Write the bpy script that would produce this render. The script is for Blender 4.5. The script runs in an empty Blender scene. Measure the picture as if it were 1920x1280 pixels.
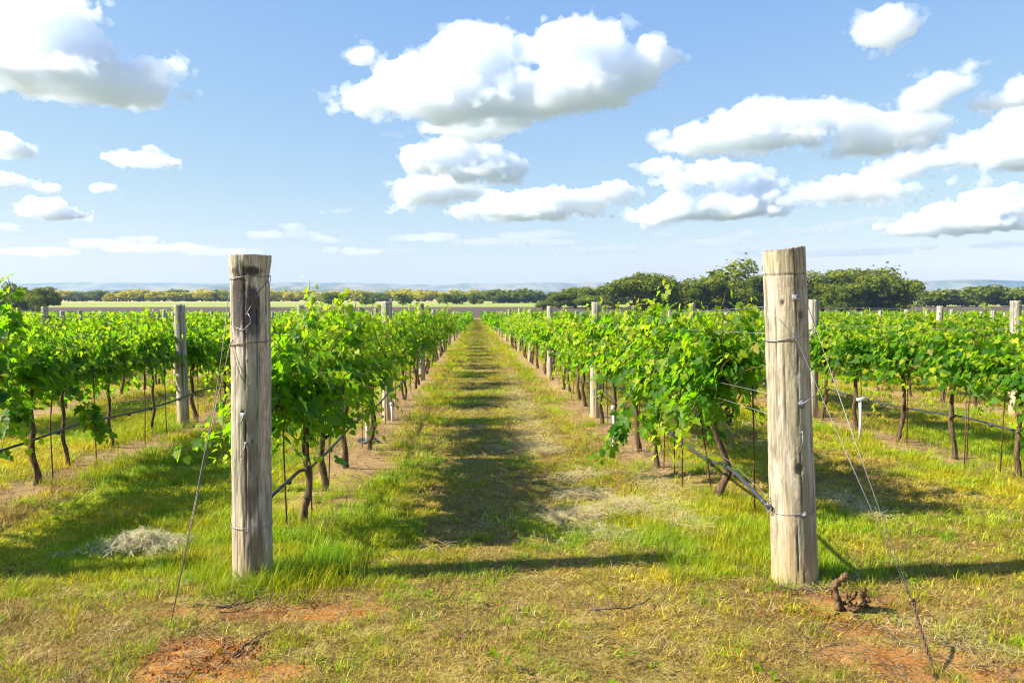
import bpy, math, random
import numpy as np
from mathutils import Vector, Matrix

R = math.radians
SC = bpy.context.scene
COL = SC.collection

# ------------------------------------------------------------------ camera
FPX = 1500.0                     # focal length in photo pixels (photo is 1920 wide)
EYE_Y = 552.0                    # eye level row in the photo
YAW = math.atan((960 - 891) / FPX)
PITCH = math.atan((640 - EYE_Y) / FPX)
CAM = Vector((0.0, 0.0, 1.48))
cam_data = bpy.data.cameras.new('camera')
cam_data.sensor_width = 36.0
cam_data.lens = FPX / 1920 * 36.0
cam_data.clip_start = 0.05
cam_data.clip_end = 30000.0
cam_data.dof.use_dof = True
cam_data.dof.focus_distance = 4.9
cam_data.dof.aperture_fstop = 6.3
cam = bpy.data.objects.new('camera', cam_data)
COL.objects.link(cam)
FWD = Vector((math.sin(YAW) * math.cos(PITCH), math.cos(YAW) * math.cos(PITCH), -math.sin(PITCH)))
cam.location = CAM
cam.rotation_euler = FWD.to_track_quat('-Z', 'Y').to_euler()
SC.camera = cam
RIGHT = Vector((math.cos(YAW), -math.sin(YAW), 0.0))
UP = RIGHT.cross(FWD)

# ------------------------------------------------------------------ light
SUN_EL = 37.0
SUN_AZ_BEHIND = 6.0              # the sun stands left of the camera, a touch behind it
SUN_DIR = Vector((-math.cos(R(SUN_EL)) * math.cos(R(SUN_AZ_BEHIND)),
                  -math.cos(R(SUN_EL)) * math.sin(R(SUN_AZ_BEHIND)), math.sin(R(SUN_EL))))
world = bpy.data.worlds.new('World')
SC.world = world
world.use_nodes = True
wn = world.node_tree
bg = wn.nodes['Background']
sky = wn.nodes.new('ShaderNodeTexSky')
sky.sky_type = 'NISHITA'
sky.sun_disc = False
sky.sun_elevation = R(SUN_EL)
sky.sun_rotation = math.atan2(SUN_DIR.x, SUN_DIR.y)
sky.altitude = 300.0
sky.air_density = 1.0
sky.dust_density = 0.6
sky.ozone_density = 1.2
bg.inputs['Strength'].default_value = 0.10
# evens the sky out from zenith to horizon and keeps it blue, as on a bright hazy summer afternoon
sep_ = wn.nodes.new('ShaderNodeSeparateColor'); com_ = wn.nodes.new('ShaderNodeCombineColor')
wn.links.new(sky.outputs[0], sep_.inputs[0])
for ch_, (ex_, kk_) in enumerate(((.80, .84), (.60, 1.22), (.12, 3.12))):
    pw_ = wn.nodes.new('ShaderNodeMath'); pw_.operation = 'POWER'; pw_.inputs[1].default_value = ex_
    ml_ = wn.nodes.new('ShaderNodeMath'); ml_.operation = 'MULTIPLY'; ml_.inputs[1].default_value = kk_
    wn.links.new(sep_.outputs[ch_], pw_.inputs[0]); wn.links.new(pw_.outputs[0], ml_.inputs[0]); wn.links.new(ml_.outputs[0], com_.inputs[ch_])
wn.links.new(com_.outputs[0], bg.inputs['Color'])
sun_data = bpy.data.lights.new('sun', 'SUN')
sun_data.energy = 4.9
sun_data.angle = R(0.55)
sun_data.color = (1.0, 0.93, 0.80)
sun = bpy.data.objects.new('sun', sun_data)
sun.rotation_euler = (-SUN_DIR).to_track_quat('-Z', 'Y').to_euler()
COL.objects.link(sun)

SC.view_settings.view_transform = 'Standard'
SC.view_settings.look = 'None'
SC.view_settings.gamma = 1.0
SC.view_settings.use_curve_mapping = False
SC.view_settings.exposure = 1.28
SC.render.engine = 'CYCLES'
cy = SC.cycles
cy.max_bounces = 44
cy.diffuse_bounces = 3
cy.glossy_bounces = 2
cy.transmission_bounces = 4
cy.transparent_max_bounces = 8
cy.volume_bounces = 40
cy.filter_width = 1.1
cy.use_adaptive_sampling = True
cy.adaptive_threshold = 0.02
cy.use_denoising = True
cy.caustics_reflective = False
cy.caustics_refractive = False

# ------------------------------------------------------------------ geometry of the place
SLOPE = 0.0253


def ground_z(x, y):
    """Height of the vineyard ground: it falls gently away, then levels out."""
    y = np.asarray(y, dtype=float)
    a = np.minimum(y, 90.0) * -SLOPE
    t = np.clip((y - 90.0) / 110.0, 0, 1)
    b = -(SLOPE * 110.0) * (t - t * t / 2)          # slope eases to zero at y = 200
    return a + b


def ray(px, py):
    return (FWD + RIGHT * ((px - 960) / FPX) + UP * ((640 - py) / FPX))


def P(px, py, depth):
    """World point seen at photo pixel (px,py) at distance depth along the rows' direction."""
    d = ray(px, py)
    return CAM + d * (depth / d.y)


def G(px, py):
    """World ground point under photo pixel (px,py)."""
    d = ray(px, py)
    lo, hi = 0.5, 3000.0
    for _ in range(60):
        m = (lo + hi) / 2
        p = CAM + d * (m / d.y)
        if p.z > float(ground_z(p.x, p.y)):
            lo = m
        else:
            hi = m
    return CAM + d * (lo / d.y)


# ------------------------------------------------------------------ numpy noise
_rt = np.random.RandomState(7).rand(64, 64, 64).astype(np.float32)


def vnoise(x, y, z):
    x = np.asarray(x, np.float32); y = np.asarray(y, np.float32); z = np.asarray(z, np.float32)
    x, y, z = np.broadcast_arrays(x, y, z)
    xi = np.floor(x).astype(np.int32); yi = np.floor(y).astype(np.int32); zi = np.floor(z).astype(np.int32)
    fx = x - xi; fy = y - yi; fz = z - zi
    fx = fx * fx * (3 - 2 * fx); fy = fy * fy * (3 - 2 * fy); fz = fz * fz * (3 - 2 * fz)
    x0 = xi & 63; x1 = (xi + 1) & 63; y0 = yi & 63; y1 = (yi + 1) & 63; z0 = zi & 63; z1 = (zi + 1) & 63
    def L(a, b, t): return a + (b - a) * t
    return L(L(L(_rt[x0, y0, z0], _rt[x1, y0, z0], fx), L(_rt[x0, y1, z0], _rt[x1, y1, z0], fx), fy),
             L(L(_rt[x0, y0, z1], _rt[x1, y0, z1], fx), L(_rt[x0, y1, z1], _rt[x1, y1, z1], fx), fy), fz)


def fbm(x, y, z=0.0, octv=4, gain=0.5):
    s = 0; a = 1.0; n = 0
    for o in range(octv):
        f = 2.03 ** o
        s = s + a * vnoise(x * f + 17.3 * o, y * f + 5.1 * o, z * f + 9.7 * o)
        n += a; a *= gain
    return s / n


def billow(x, y, z, octv=4, gain=0.5):
    s = 0; a = 1.0; n = 0
    for o in range(octv):
        f = 2.07 ** o
        s = s + a * np.abs(2 * vnoise(x * f + 11.3 * o, y * f + 3.1 * o, z * f + 7.7 * o) - 1)
        n += a; a *= gain
    return s / n


def sstep(a, b, x):
    t = np.clip((x - a) / (b - a), 0, 1)
    return t * t * (3 - 2 * t)


# ------------------------------------------------------------------ mesh helpers
def np_mesh(name, V, faces, cols=None, smooth=False, mats=None, midx=None):
    """V (n,3); faces: list of (m,k) int arrays; cols: dict name -> (n,3|4) point colours."""
    me = bpy.data.meshes.new(name)
    V = np.ascontiguousarray(V, np.float32)
    me.vertices.add(len(V))
    me.vertices.foreach_set('co', V.ravel())
    faces = [np.ascontiguousarray(f, np.int32) for f in faces if len(f)]
    if faces:
        nl = sum(f.size for f in faces); npoly = sum(len(f) for f in faces)
        me.loops.add(nl)
        me.loops.foreach_set('vertex_index', np.concatenate([f.ravel() for f in faces]))
        me.polygons.add(npoly)
        sizes = np.concatenate([np.full(len(f), f.shape[1], np.int32) for f in faces])
        starts = np.concatenate([[0], np.cumsum(sizes)[:-1]]).astype(np.int32)
        me.polygons.foreach_set('loop_start', starts)
        if smooth:
            me.polygons.foreach_set('use_smooth', np.ones(npoly, bool))
        if midx is not None:
            me.polygons.foreach_set('material_index', np.ascontiguousarray(midx, np.int32))
    for k, c in (cols or {}).items():
        c = np.asarray(c, np.float32)
        if c.ndim == 1:
            a = me.attributes.new(k, 'FLOAT', 'POINT'); a.data.foreach_set('value', c)
        else:
            if c.shape[1] == 3:
                c = np.concatenate([c, np.ones((len(c), 1), np.float32)], 1)
            a = me.attributes.new(k, 'FLOAT_COLOR', 'POINT'); a.data.foreach_set('color', np.ascontiguousarray(c).ravel())
    for m in (mats or []):
        me.materials.append(m)
    me.update(calc_edges=True)
    me.validate()
    return me


def put(name, me, parent=None, loc=None):
    o = bpy.data.objects.new(name, me)
    COL.objects.link(o)
    if parent: o.parent = parent
    if loc is not None: o.location = loc
    return o


def tag(o, label=None, cat=None, group=None, kind=None):
    if label: o['label'] = label
    if cat: o['category'] = cat
    if group: o['group'] = group
    if kind: o['kind'] = kind
    return o


def empty(name, loc, rz=0.0):
    o = bpy.data.objects.new(name, None)
    COL.objects.link(o)
    o.location = loc; o.rotation_euler = (0, 0, rz)
    o.empty_display_size = 0.1
    return o


class MB:
    """Collects pieces of ONE mesh."""
    def __init__(s):
        s.V = []; s.F = {}; s.n = 0; s.C = []
    def add(s, V, faces, col=None):
        V = np.asarray(V, float).reshape(-1, 3)
        for f in faces:
            f = np.asarray(f, int)
            if f.size: s.F.setdefault(f.shape[1], []).append(f + s.n)
        s.V.append(V); s.n += len(V)
        if col is not None:
            c = np.asarray(col, float)
            if c.ndim == 1: c = np.tile(c, (len(V), 1))
            s.C.append(c)
    def tube(s, pts, r, k=6, cap=True, jit=0.0, rng=None, col=None):
        pts = np.asarray([tuple(p) for p in pts], float); n = len(pts)
        r = np.full(n, r, float) if np.isscalar(r) else np.asarray(r, float)
        t = np.gradient(pts, axis=0); t /= np.linalg.norm(t, axis=1)[:, None] + 1e-12
        ref = np.array([0, 0, 1.0]) if abs(t[0][2]) < 0.9 else np.array([1.0, 0, 0])
        V = []
        u = np.cross(t[0], ref); u /= np.linalg.norm(u)
        for i in range(n):
            u = u - t[i] * np.dot(u, t[i]); u /= np.linalg.norm(u) + 1e-12
            w = np.cross(t[i], u)
            a = np.arange(k) * 2 * np.pi / k
            rr = r[i] * (1 + (jit * (rng.rand(k) - 0.5) * 2 if jit else 0))
            V.append(pts[i] + (np.cos(a) * rr)[:, None] * u + (np.sin(a) * rr)[:, None] * w)
        V = np.concatenate(V)
        i = np.arange(n - 1)[:, None] * k; j = np.arange(k)[None]
        q = np.stack([i + j, i + (j + 1) % k, i + k + (j + 1) % k, i + k + j], -1).reshape(-1, 4)
        fs = [q]
        if cap:
            fs.append(np.arange(k)[::-1][None]); fs.append((np.arange(k) + (n - 1) * k)[None])
        s.add(V, fs, col)
    def box(s, c, d, rot=None, col=None):
        d = np.asarray(d, float) / 2
        V = np.array([[x, y, z] for x in (-1, 1) for y in (-1, 1) for z in (-1, 1)]) * d
        if rot is not None: V = V @ np.array(rot).T
        V = V + np.asarray(tuple(c))
        F = np.array([[0, 1, 3, 2], [4, 6, 7, 5], [0, 4, 5, 1], [2, 3, 7, 6], [0, 2, 6, 4], [1, 5, 7, 3]])
        s.add(V, [F], col)
    def mesh(s, name, mats, smooth=False):
        V = np.concatenate(s.V)
        cols = {'Col': np.concatenate(s.C)} if s.C else None
        return np_mesh(name, V, [np.concatenate(f) for f in s.F.values()], cols, smooth, mats if isinstance(mats, list) else [mats])


# ------------------------------------------------------------------ material helpers
class NT:
    def __init__(s, name):
        s.m = bpy.data.materials.new(name); s.m.use_nodes = True
        s.t = s.m.node_tree; s.t.nodes.clear()
        s.out = s.t.nodes.new('ShaderNodeOutputMaterial')
    def n(s, typ, ins=None, **props):
        nd = s.t.nodes.new(typ)
        for k, v in props.items(): setattr(nd, k, v)
        for k, v in (ins or {}).items(): s.set(nd.inputs[k], v)
        return nd
    def set(s, sock, v):
        if hasattr(v, 'is_output') or isinstance(v, bpy.types.NodeSocket): s.t.links.new(v, sock)
        elif isinstance(v, bpy.types.Node): s.t.links.new(v.outputs[0], sock)
        else:
            if isinstance(v, (tuple, list)) and len(v) == 3 and sock.type == 'RGBA': v = (*v, 1)
            sock.default_value = v
    def math(s, op, a, b=0.0, clamp=False):
        return s.n('ShaderNodeMath', {0: a, 1: b}, operation=op, use_clamp=clamp).outputs[0]
    def mix(s, f, a, b, mode='MIX'):
        nd = s.n('ShaderNodeMix', data_type='RGBA', blend_type=mode, clamp_factor=True)
        s.set(nd.inputs[0], f); s.set(nd.inputs[6], a); s.set(nd.inputs[7], b)
        return nd.outputs[2]
    def noise(s, vec, scale, detail=4, rough=0.55, dist=0.0):
        nd = s.n('ShaderNodeTexNoise', {'Scale': scale, 'Detail': detail, 'Roughness': rough, 'Distortion': dist})
        if vec is not None: s.t.links.new(vec, nd.inputs['Vector'])
        return nd.outputs['Fac']
    def ramp(s, f, a, b):
        nd = s.n('ShaderNodeMapRange', {'Value': f, 'From Min': a, 'From Max': b}, interpolation_type='SMOOTHSTEP')
        return nd.outputs[0]
    def attr(s, name, kind='GEOMETRY'):
        return s.n('ShaderNodeAttribute', attribute_name=name, attribute_type=kind)
    def pos(s): return s.n('ShaderNodeNewGeometry').outputs['Position']
    def obj(s): return s.n('ShaderNodeTexCoord').outputs['Object']
    def mapv(s, vec, scale): return s.n('ShaderNodeMapping', {'Vector': vec, 'Scale': scale}).outputs[0]
    def pbsdf(s, col, rough=0.6, spec=0.4, metal=0.0, normal=None):
        nd = s.n('ShaderNodeBsdfPrincipled', {'Base Color': col, 'Roughness': rough, 'Specular IOR Level': spec, 'Metallic': metal})
        if normal is not None: s.t.links.new(normal, nd.inputs['Normal'])
        return nd.outputs[0]
    def bump(s, h, strength=0.4, dist=0.01):
        return s.n('ShaderNodeBump', {'Height': h, 'Strength': strength, 'Distance': dist}).outputs[0]
    def surf(s, sh): s.t.links.new(sh, s.out.inputs['Surface']); return s.m

# ------------------------------------------------------------------ layout numbers read off the photo
Y_END = 4.455                                  # the end posts stand this far in front of the camera
BAY = 6.82                                     # post to post
ROWX = {-1: -1.24, 1: 1.73, -2: -3.85, 2: 4.93}
for k_ in range(3, 48):
    ROWX[-k_] = ROWX[-2] - 2.85 * (k_ - 2)
    ROWX[k_] = ROWX[2] + 2.9 * (k_ - 2)
ROW_IDS = sorted(ROWX, key=lambda k: abs(k))
ROW_FAR = 160.0
ORD = ['zeroth', 'first', 'second', 'third', 'fourth', 'fifth', 'sixth', 'seventh', 'eighth', 'ninth', 'tenth', 'eleventh',
       'twelfth', 'thirteenth', 'fourteenth', 'fifteenth', 'sixteenth', 'seventeenth', 'eighteenth', 'nineteenth', 'twentieth']


def row_name(k):
    side = 'left' if k < 0 else 'right'
    a = abs(k)
    if a == 1: return f'row just {side} of the lane'
    return f'{ORD[a] if a < len(ORD) else str(a) + "th"} row {side} of the lane'


def row_dist(x):
    xs = np.array(sorted(ROWX.values()))
    i = np.clip(np.searchsorted(xs, x), 1, len(xs) - 1)
    return np.minimum(np.abs(x - xs[i - 1]), np.abs(x - xs[i]))


# what covers the ground at (x, y): bare = red dirt, dry = straw coloured grass; the rest is green
GP = lambda px, py: (G(px, py).x, G(px, py).y)
BARE_SPOTS = [(*GP(375, 1222), 0.32, 0.17), (*GP(390, 1260), 0.32, 0.12), (*GP(480, 1150), 0.55, 0.12), (*GP(1680, 1230), 0.40, 0.17), (*GP(1600, 1130), 0.26, 0.17),
              (*GP(1850, 1270), 0.40, 0.12), (*GP(1640, 1180), 0.30, 0.10), (*GP(600, 1140), 0.4, 0.07), (*GP(1480, 1110), 0.22, 0.05)]
WINDROWS = [([(1030, 975), (1100, 968), (1160, 955), (1190, 950)], .055, 400), ([(1185, 955), (1230, 965), (1280, 985), (1312, 1006)], .05, 320), ([(1045, 905), (1090, 895), (1140, 886)], .07, 100),
            ([(1180, 880), (1220, 905), (1250, 940), (1295, 985)], .05, 190), ([(1045, 936), (1100, 930), (1130, 934)], .05, 130), ([(1060, 985), (1120, 1000), (1170, 1010)], .09, 60), ([(975, 762), (1000, 812), (1010, 845)], .10, 140),
            ([(950, 690), (965, 730), (985, 770)], .09, 170), ([(1000, 850), (1040, 850)], .08, 70), ([(600, 1000), (560, 985)], .06, 40), ([(1560, 935), (1620, 960), (1650, 975)], .07, 90), ([(1000, 1130), (1080, 1160)], .25, 16), ([(380, 1100), (470, 1120), (640, 1115)], .05, 14), ([(1650, 1150), (1800, 1200), (1900, 1230)], .10, 34), ([(1500, 1105), (1590, 1108)], .03, 14)]


def cover(x, y):
    x = np.asarray(x, float); y = np.asarray(y, float)
    n1 = fbm(x * 1.1, y * 0.9, 1.0, 4); n2 = fbm(x * 3.1, y * 2.6, 5.0, 4); n3 = fbm(x * 0.45, y * 0.3, 8.0, 3)
    rd = row_dist(x)
    inside = sstep(Y_END + 0.7, Y_END + 2.2, y)
    bare = inside * sstep(0.56, 0.14, rd + 0.75 * (n1 - 0.5) + 0.4 * (n2 - 0.5)) * sstep(0.34, 0.58, n3 * .6 + 0.4 * n2 + sstep(6, 9, y) * 0.14)
    bare = bare * np.where((x > 0) & (x < 3) & (y < 7.0), 0.25, 1.0)
    for bx, by, rx, ry in BARE_SPOTS:
        d = np.sqrt(((x - bx) / rx) ** 2 + ((y - by) / ry) ** 2) + 1.6 * (n2 - 0.5) + 0.6 * (n1 - 0.5)
        bare = np.maximum(bare, sstep(1.08, 0.86, d))
    head = sstep(Y_END + 0.15, Y_END - 0.35, y + 0.7 * (n1 - 0.5) + 0.5 * (n2 - 0.5))      # headland in front of the posts
    dry = head * (0.50 + 0.9 * n1)
    lane = sstep(0.95, 0.35, np.abs(x - 0.25) + 0.5 * (n1 - 0.5))
    dry = np.maximum(dry, 0.95 * lane * sstep(0.35, 0.62, n2 * 0.5 + n1 * 0.5 + 0.06))
    dry = np.maximum(dry, 0.85 * sstep(0.43, 0.63, n1 * 0.6 + n3 * 0.4) * (1 - head))
    track = sstep(0.22, 0.05, np.abs(x - 0.98 + 0.12 * (n1 - 0.5))) * sstep(8, 13, y)
    dry = np.maximum(dry, 0.95 * track)
    straw = 0.55 * track * n2 * 1.6
    return np.clip(bare, 0, 1), np.clip(dry, 0, 1), np.clip(straw, 0, 1)


# ------------------------------------------------------------------ ground
def make_ground():
    def axis(segs):
        out = [segs[0][0]]
        for a, b, st in segs:
            n = max(1, int(round((b - a) / st)))
            out += list(a + (b - a) * (np.arange(1, n + 1) / n))
        return np.array(out)
    xs = axis([(-6000, -1000, 500), (-1000, -200, 40), (-200, -40, 4), (-40, -10, .5), (-10, -4, .12), (-4, 4, .05), (4, 10, .12), (10, 40, .5), (40, 200, 4), (200, 1000, 40), (1000, 6000, 500)])
    ys = axis([(-60, -4, 8), (-4, 2.4, .4), (2.4, 9, .05), (9, 20, .12), (20, 60, .5), (60, 260, 2), (260, 800, 12), (800, 7000, 400)])
    X, Y = np.meshgrid(xs, ys, indexing='ij')
    x = X.ravel(); y = Y.ravel()
    b, d, s = cover(x, y)
    z = ground_z(x, y)
    nearw = sstep(30, 12, y) * sstep(14, 8, np.abs(x))
    z = z + nearw * (0.05 * (fbm(x * 1.3, y * 1.3, 2.0, 4) - 0.5) + 0.012 * (fbm(x * 9, y * 9, 3.0, 3) - 0.5) - 0.012 * b)
    # two loose soil heaps where the anchors were dug in
    for bx, by, r_, h_ in ((*GP(375, 1225), .17, .035), (*GP(1600, 1140), .20, .055), (*GP(300, 1260), .1, .03)):
        dd = np.sqrt((x - bx) ** 2 + (y - by) ** 2) / r_
        z = z + np.where(dd < 1.8, h_ * np.exp(-dd * dd * 1.6) * (0.5 + 1.0 * fbm(x * 22, y * 22, 1, 3)), 0)
    for rx in (ROWX[-1], ROWX[1]):                # slight berm under the near rows
        z = z + nearw * 0.03 * np.exp(-((x - rx) / 0.4) ** 2) * sstep(Y_END, Y_END + 1.5, y)
    nx, ny = X.shape
    i = np.arange(nx - 1)[:, None] * ny; j = np.arange(ny - 1)[None]
    q = np.stack([i + j, i + ny + j, i + ny + j + 1, i + j + 1], -1).reshape(-1, 4)
    far = np.clip((y - 160) / 1000, 0, 1)
    k = NT('soil_and_turf')
    ca = k.attr('cover')
    sep = k.n('ShaderNodeSeparateColor', {0: ca.outputs['Color']})
    pos = k.pos()
    fy = k.n('ShaderNodeSeparateXYZ', {0: pos}).outputs['Y']
    n_f = k.noise(pos, 60, 5, 0.7); n_m = k.noise(pos, 7, 4, 0.6); n_l = k.noise(pos, 0.8, 3, 0.55)
    green = k.mix(k.ramp(n_m, .35, .65), (.19, .215, .008), (.38, .355, .020))
    green = k.mix(k.ramp(n_f, .42, .75), green, (.10, .085, .010))
    dry = k.mix(k.ramp(n_m, .3, .7), (.25, .175, .036), (.38, .295, .080))
    dry = k.mix(k.ramp(n_f, .4, .75), dry, (.085, .045, .010))
    dirt = k.mix(k.ramp(n_m, .3, .7), (.35, .130, .012), (.38, .205, .055))
    dirt = k.mix(k.ramp(n_f, .45, .75), dirt, (.10, .036, .007))
    mulch = k.mix(k.math('MAXIMUM', k.ramp(k.noise(k.mapv(pos, (1, 2.2, 1)), 40, 3, .6), .50, .68), k.math('MULTIPLY', k.ramp(fy, 5.0, 6.0), .62)), dirt, (.34, .25, .135))
    straw = k.mix(k.ramp(n_f, .3, .7), (.56, .50, .30), (.30, .24, .09))
    c = k.mix(sep.outputs[1], green, dry)
    c = k.mix(k.math('MULTIPLY', sep.outputs[2], k.ramp(k.noise(k.mapv(pos, (6, 14, 1)), 1, 5, .7), .55, .80)), c, straw)
    c = k.mix(sep.outputs[0], c, mulch)
    # beyond the vines: ploughed strip, then mown field with a pale far edge
    wob = k.math('MULTIPLY', k.noise(k.mapv(pos, (.004, .004, .004)), 1.0, 3), 60)
    yy = k.math('ADD', fy, wob)
    plough = k.mix(k.noise(k.mapv(pos, (.02, .4, 1)), 1, 3), (.075, .050, .040), (.12, .085, .06))
    field = k.mix(k.ramp(k.noise(k.mapv(pos, (.006, .02, 1)), 1, 4), .35, .65), (.22, .28, .055), (.32, .34, .085))
    pale = (.50, .42, .17)
    c = k.mix(k.ramp(fy, 172, 176), c, plough)
    c = k.mix(k.ramp(yy, 350, 375), c, field)
    c = k.mix(k.ramp(yy, 525, 580), c, pale)
    c = k.mix(k.ramp(fy, 900, 1500), c, (.11, .13, .045))
    h = k.math('ADD', k.math('MULTIPLY', n_f, .6), n_m)
    m = k.surf(k.pbsdf(c, .9, .15, normal=k.bump(h, .7, .03)))
    me = np_mesh('ground', np.stack([x, y, z], 1), [q], {'cover': np.stack([b, d, s], 1)}, True, [m])
    return tag(put('ground', me), 'gently falling vineyard ground of mown grass, straw and red soil', kind='structure')


make_ground()


# ------------------------------------------------------------------ far hills
def make_hill(name, label, d0, prof, depth, col):
    """A long low mesa: prof = (photo x, photo y of the crest); built as a solid with a front slope, top and back."""
    rng = np.random.RandomState(int(d0))
    px = np.linspace(prof[0][0], prof[-1][0], 260)
    py = np.interp(px, [p[0] for p in prof], [p[1] for p in prof])
    py = py + 1.6 * (fbm(px / 60, 0 * px + d0, 1, 3) - 0.5) * 2
    rows = []
    z0 = -6.0
    for fr, hh in ((0, 0.0), (.10, .12), (.30, .35), (.42, .62), (.5, .93), (.56, 1.0), (.8, .97), (1, 0.0)):
        pts = []
        for a, b in zip(px, py):
            c = P(float(a), float(b), d0); dist = d0 + depth * (fr - .5)
            n = fbm(a / 40 + fr * 9, d0 + fr * 3, 2, 4) - .5
            pts.append((c.x * dist / d0, dist + n * depth * .12, z0 - 1 + (c.z - z0) * hh * (1 + .25 * n * (hh < .9))))
        rows.append(pts)
    V = np.array(rows).reshape(-1, 3); n = len(px)
    i = np.arange(len(rows) - 1)[:, None] * n; j = np.arange(n - 1)[None]
    q = np.stack([i + j, i + j + 1, i + n + j + 1, i + n + j], -1).reshape(-1, 4)
    k = NT(name + '_scrub')
    pos = k.pos()
    c = k.mix(k.ramp(k.noise(k.mapv(pos, (.006, .006, .03)), 1, 6, .65), .4, .62), col, (.30, .25, .16))
    me = np_mesh(name, V, [q], smooth=True, mats=[k.surf(k.pbsdf(c, 1, 0))])
    return tag(put(name, me), label, kind='structure')


make_hill('distant_mesa_hills', 'pale flat topped hills along the horizon', 5200, [(-900, 530), (60, 531), (150, 528), (300, 530), (500, 530), (620, 529), (800, 532), (830, 532), (880, 530), (1160, 529), (1700, 528), (1740, 526), (1800, 524), (1920, 526), (2800, 528)], 900, (.10, .115, .06))
make_hill('nearer_blue_hills', 'darker low hill line in front of the pale hills', 3600, [(-900, 545), (100, 546), (260, 541), (400, 536), (560, 536), (680, 538), (780, 541), (860, 545), (980, 547), (1300, 546), (1800, 540), (2000, 537), (2800, 540)], 600, (.075, .095, .045))


# ------------------------------------------------------------------ materials of the vineyard
def leaf_material(name, lo, hi, tip, trans, backlight=0.45, rough=0.42, spec=0.45):
    """Leaf: colour by a per-leaf attribute (r = shade, g = young tip)."""
    k = NT(name)
    a = k.n('ShaderNodeSeparateColor', {0: k.attr('Col').outputs['Color']})
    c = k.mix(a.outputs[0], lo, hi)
    c = k.mix(a.outputs[1], c, tip)
    c = k.mix(a.outputs[2], c, (.36, .22, .05))
    back = k.n('ShaderNodeNewGeometry').outputs['Backfacing']
    cb = k.mix(.4, c, (.17, .26, .09))
    cc = k.mix(back, c, cb)
    p = k.pbsdf(cc, rough, spec)
    tcol = k.mix(a.outputs[1], trans, (trans[0] * 2.6, trans[1] * 1.6, trans[2] * 1.5))
    t = k.n('ShaderNodeBsdfTranslucent', {'Color': tcol})
    mx = k.n('ShaderNodeMixShader', {0: backlight, 1: p, 2: t.outputs[0]})
    return k.surf(mx.outputs[0])


M_LEAF = leaf_material('grape_leaf', (.010, .062, .003), (.112, .255, .004), (.54, .54, .006), (.26, .56, .003), .50, .52, .25)
M_TREE = leaf_material('oak_leaf', (.040, .080, .008), (.165, .205, .014), (.28, .30, .022), (.16, .24, .015), .3, .7, .1)
M_TREE_Y = leaf_material('mesquite_leaf', (.26, .28, .012), (.50, .47, .015), (.60, .52, .02), (.50, .50, .015), .3, .7, .1)


def bark_material(name, a, b, sc=25):
    k = NT(name); o = k.obj()
    n = k.noise(k.mapv(o, (1, 1, .18)), sc, 6, .7)
    c = k.mix(k.ramp(n, .35, .65), a, b)
    return k.surf(k.pbsdf(c, .85, .2, normal=k.bump(n, .9, .02)))


M_BARK = bark_material('vine_bark', (.050, .030, .018), (.19, .125, .075), 45)
M_CANE = bark_material('vine_cane', (.16, .075, .025), (.28, .16, .05), 60)
M_TREEBARK = bark_material('tree_bark', (.04, .032, .025), (.12, .10, .08), 4)


def metal_material(name, col, rough=.45, metal=.8):
    k = NT(name)
    n = k.noise(k.obj(), 30, 3)
    return k.surf(k.pbsdf(k.mix(n, col, tuple(c * .6 for c in col)), rough, .5, metal))


M_WIRE = metal_material('galvanised_wire', (.33, .33, .34), .5, .6)
M_RUST = metal_material('rusty_steel', (.15, .075, .04), .7, .3)
M_DARKWIRE = metal_material('weathered_guy_wire', (.26, .21, .18), .5, .6)


def plain_material(name, col, rough=.5, var=.25, sc=30):
    k = NT(name)
    n = k.noise(k.obj(), sc, 4)
    return k.surf(k.pbsdf(k.mix(n, col, tuple(c * (1 - var) for c in col)), rough, .4))


M_HOSE = plain_material('black_drip_hose', (.045, .050, .065), .45)
M_PVC = plain_material('white_plastic_pipe', (.74, .75, .74), .4, .12)
M_BLACKPL = plain_material('black_plastic', (.016, .016, .018), .5)
M_TAGW = plain_material('pale_zinc_plate', (.27, .265, .30), .5, .25)
M_GRAPE = plain_material('grape_skin', (.022, .022, .06), .35, .4, 80)
M_DEAD = bark_material('dead_wood', (.09, .045, .02), (.30, .19, .10), 50)
M_STICK = bark_material('dry_stick', (.10, .065, .04), (.26, .19, .13), 60)
k_ = NT('post_wood')
_a = k_.attr('Col').outputs['Color']
_o = k_.obj()
_n = k_.noise(k_.mapv(_o, (1, 1, .03)), 260, 3, .6)
_n2 = k_.noise(_o, 90, 4, .7)
_c = k_.mix(k_.math('MULTIPLY', k_.ramp(_n, .42, .7), .42), _a, (.16, .12, .08))
_c = k_.mix(k_.math('MULTIPLY', k_.ramp(_n2, .5, .8), .25), _c, (.62, .57, .46))
M_POST = k_.surf(k_.pbsdf(_c, .85, .2, normal=k_.bump(k_.math('ADD', _n, k_.math('MULTIPLY', _n2, .5)), .5, .004)))


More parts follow.
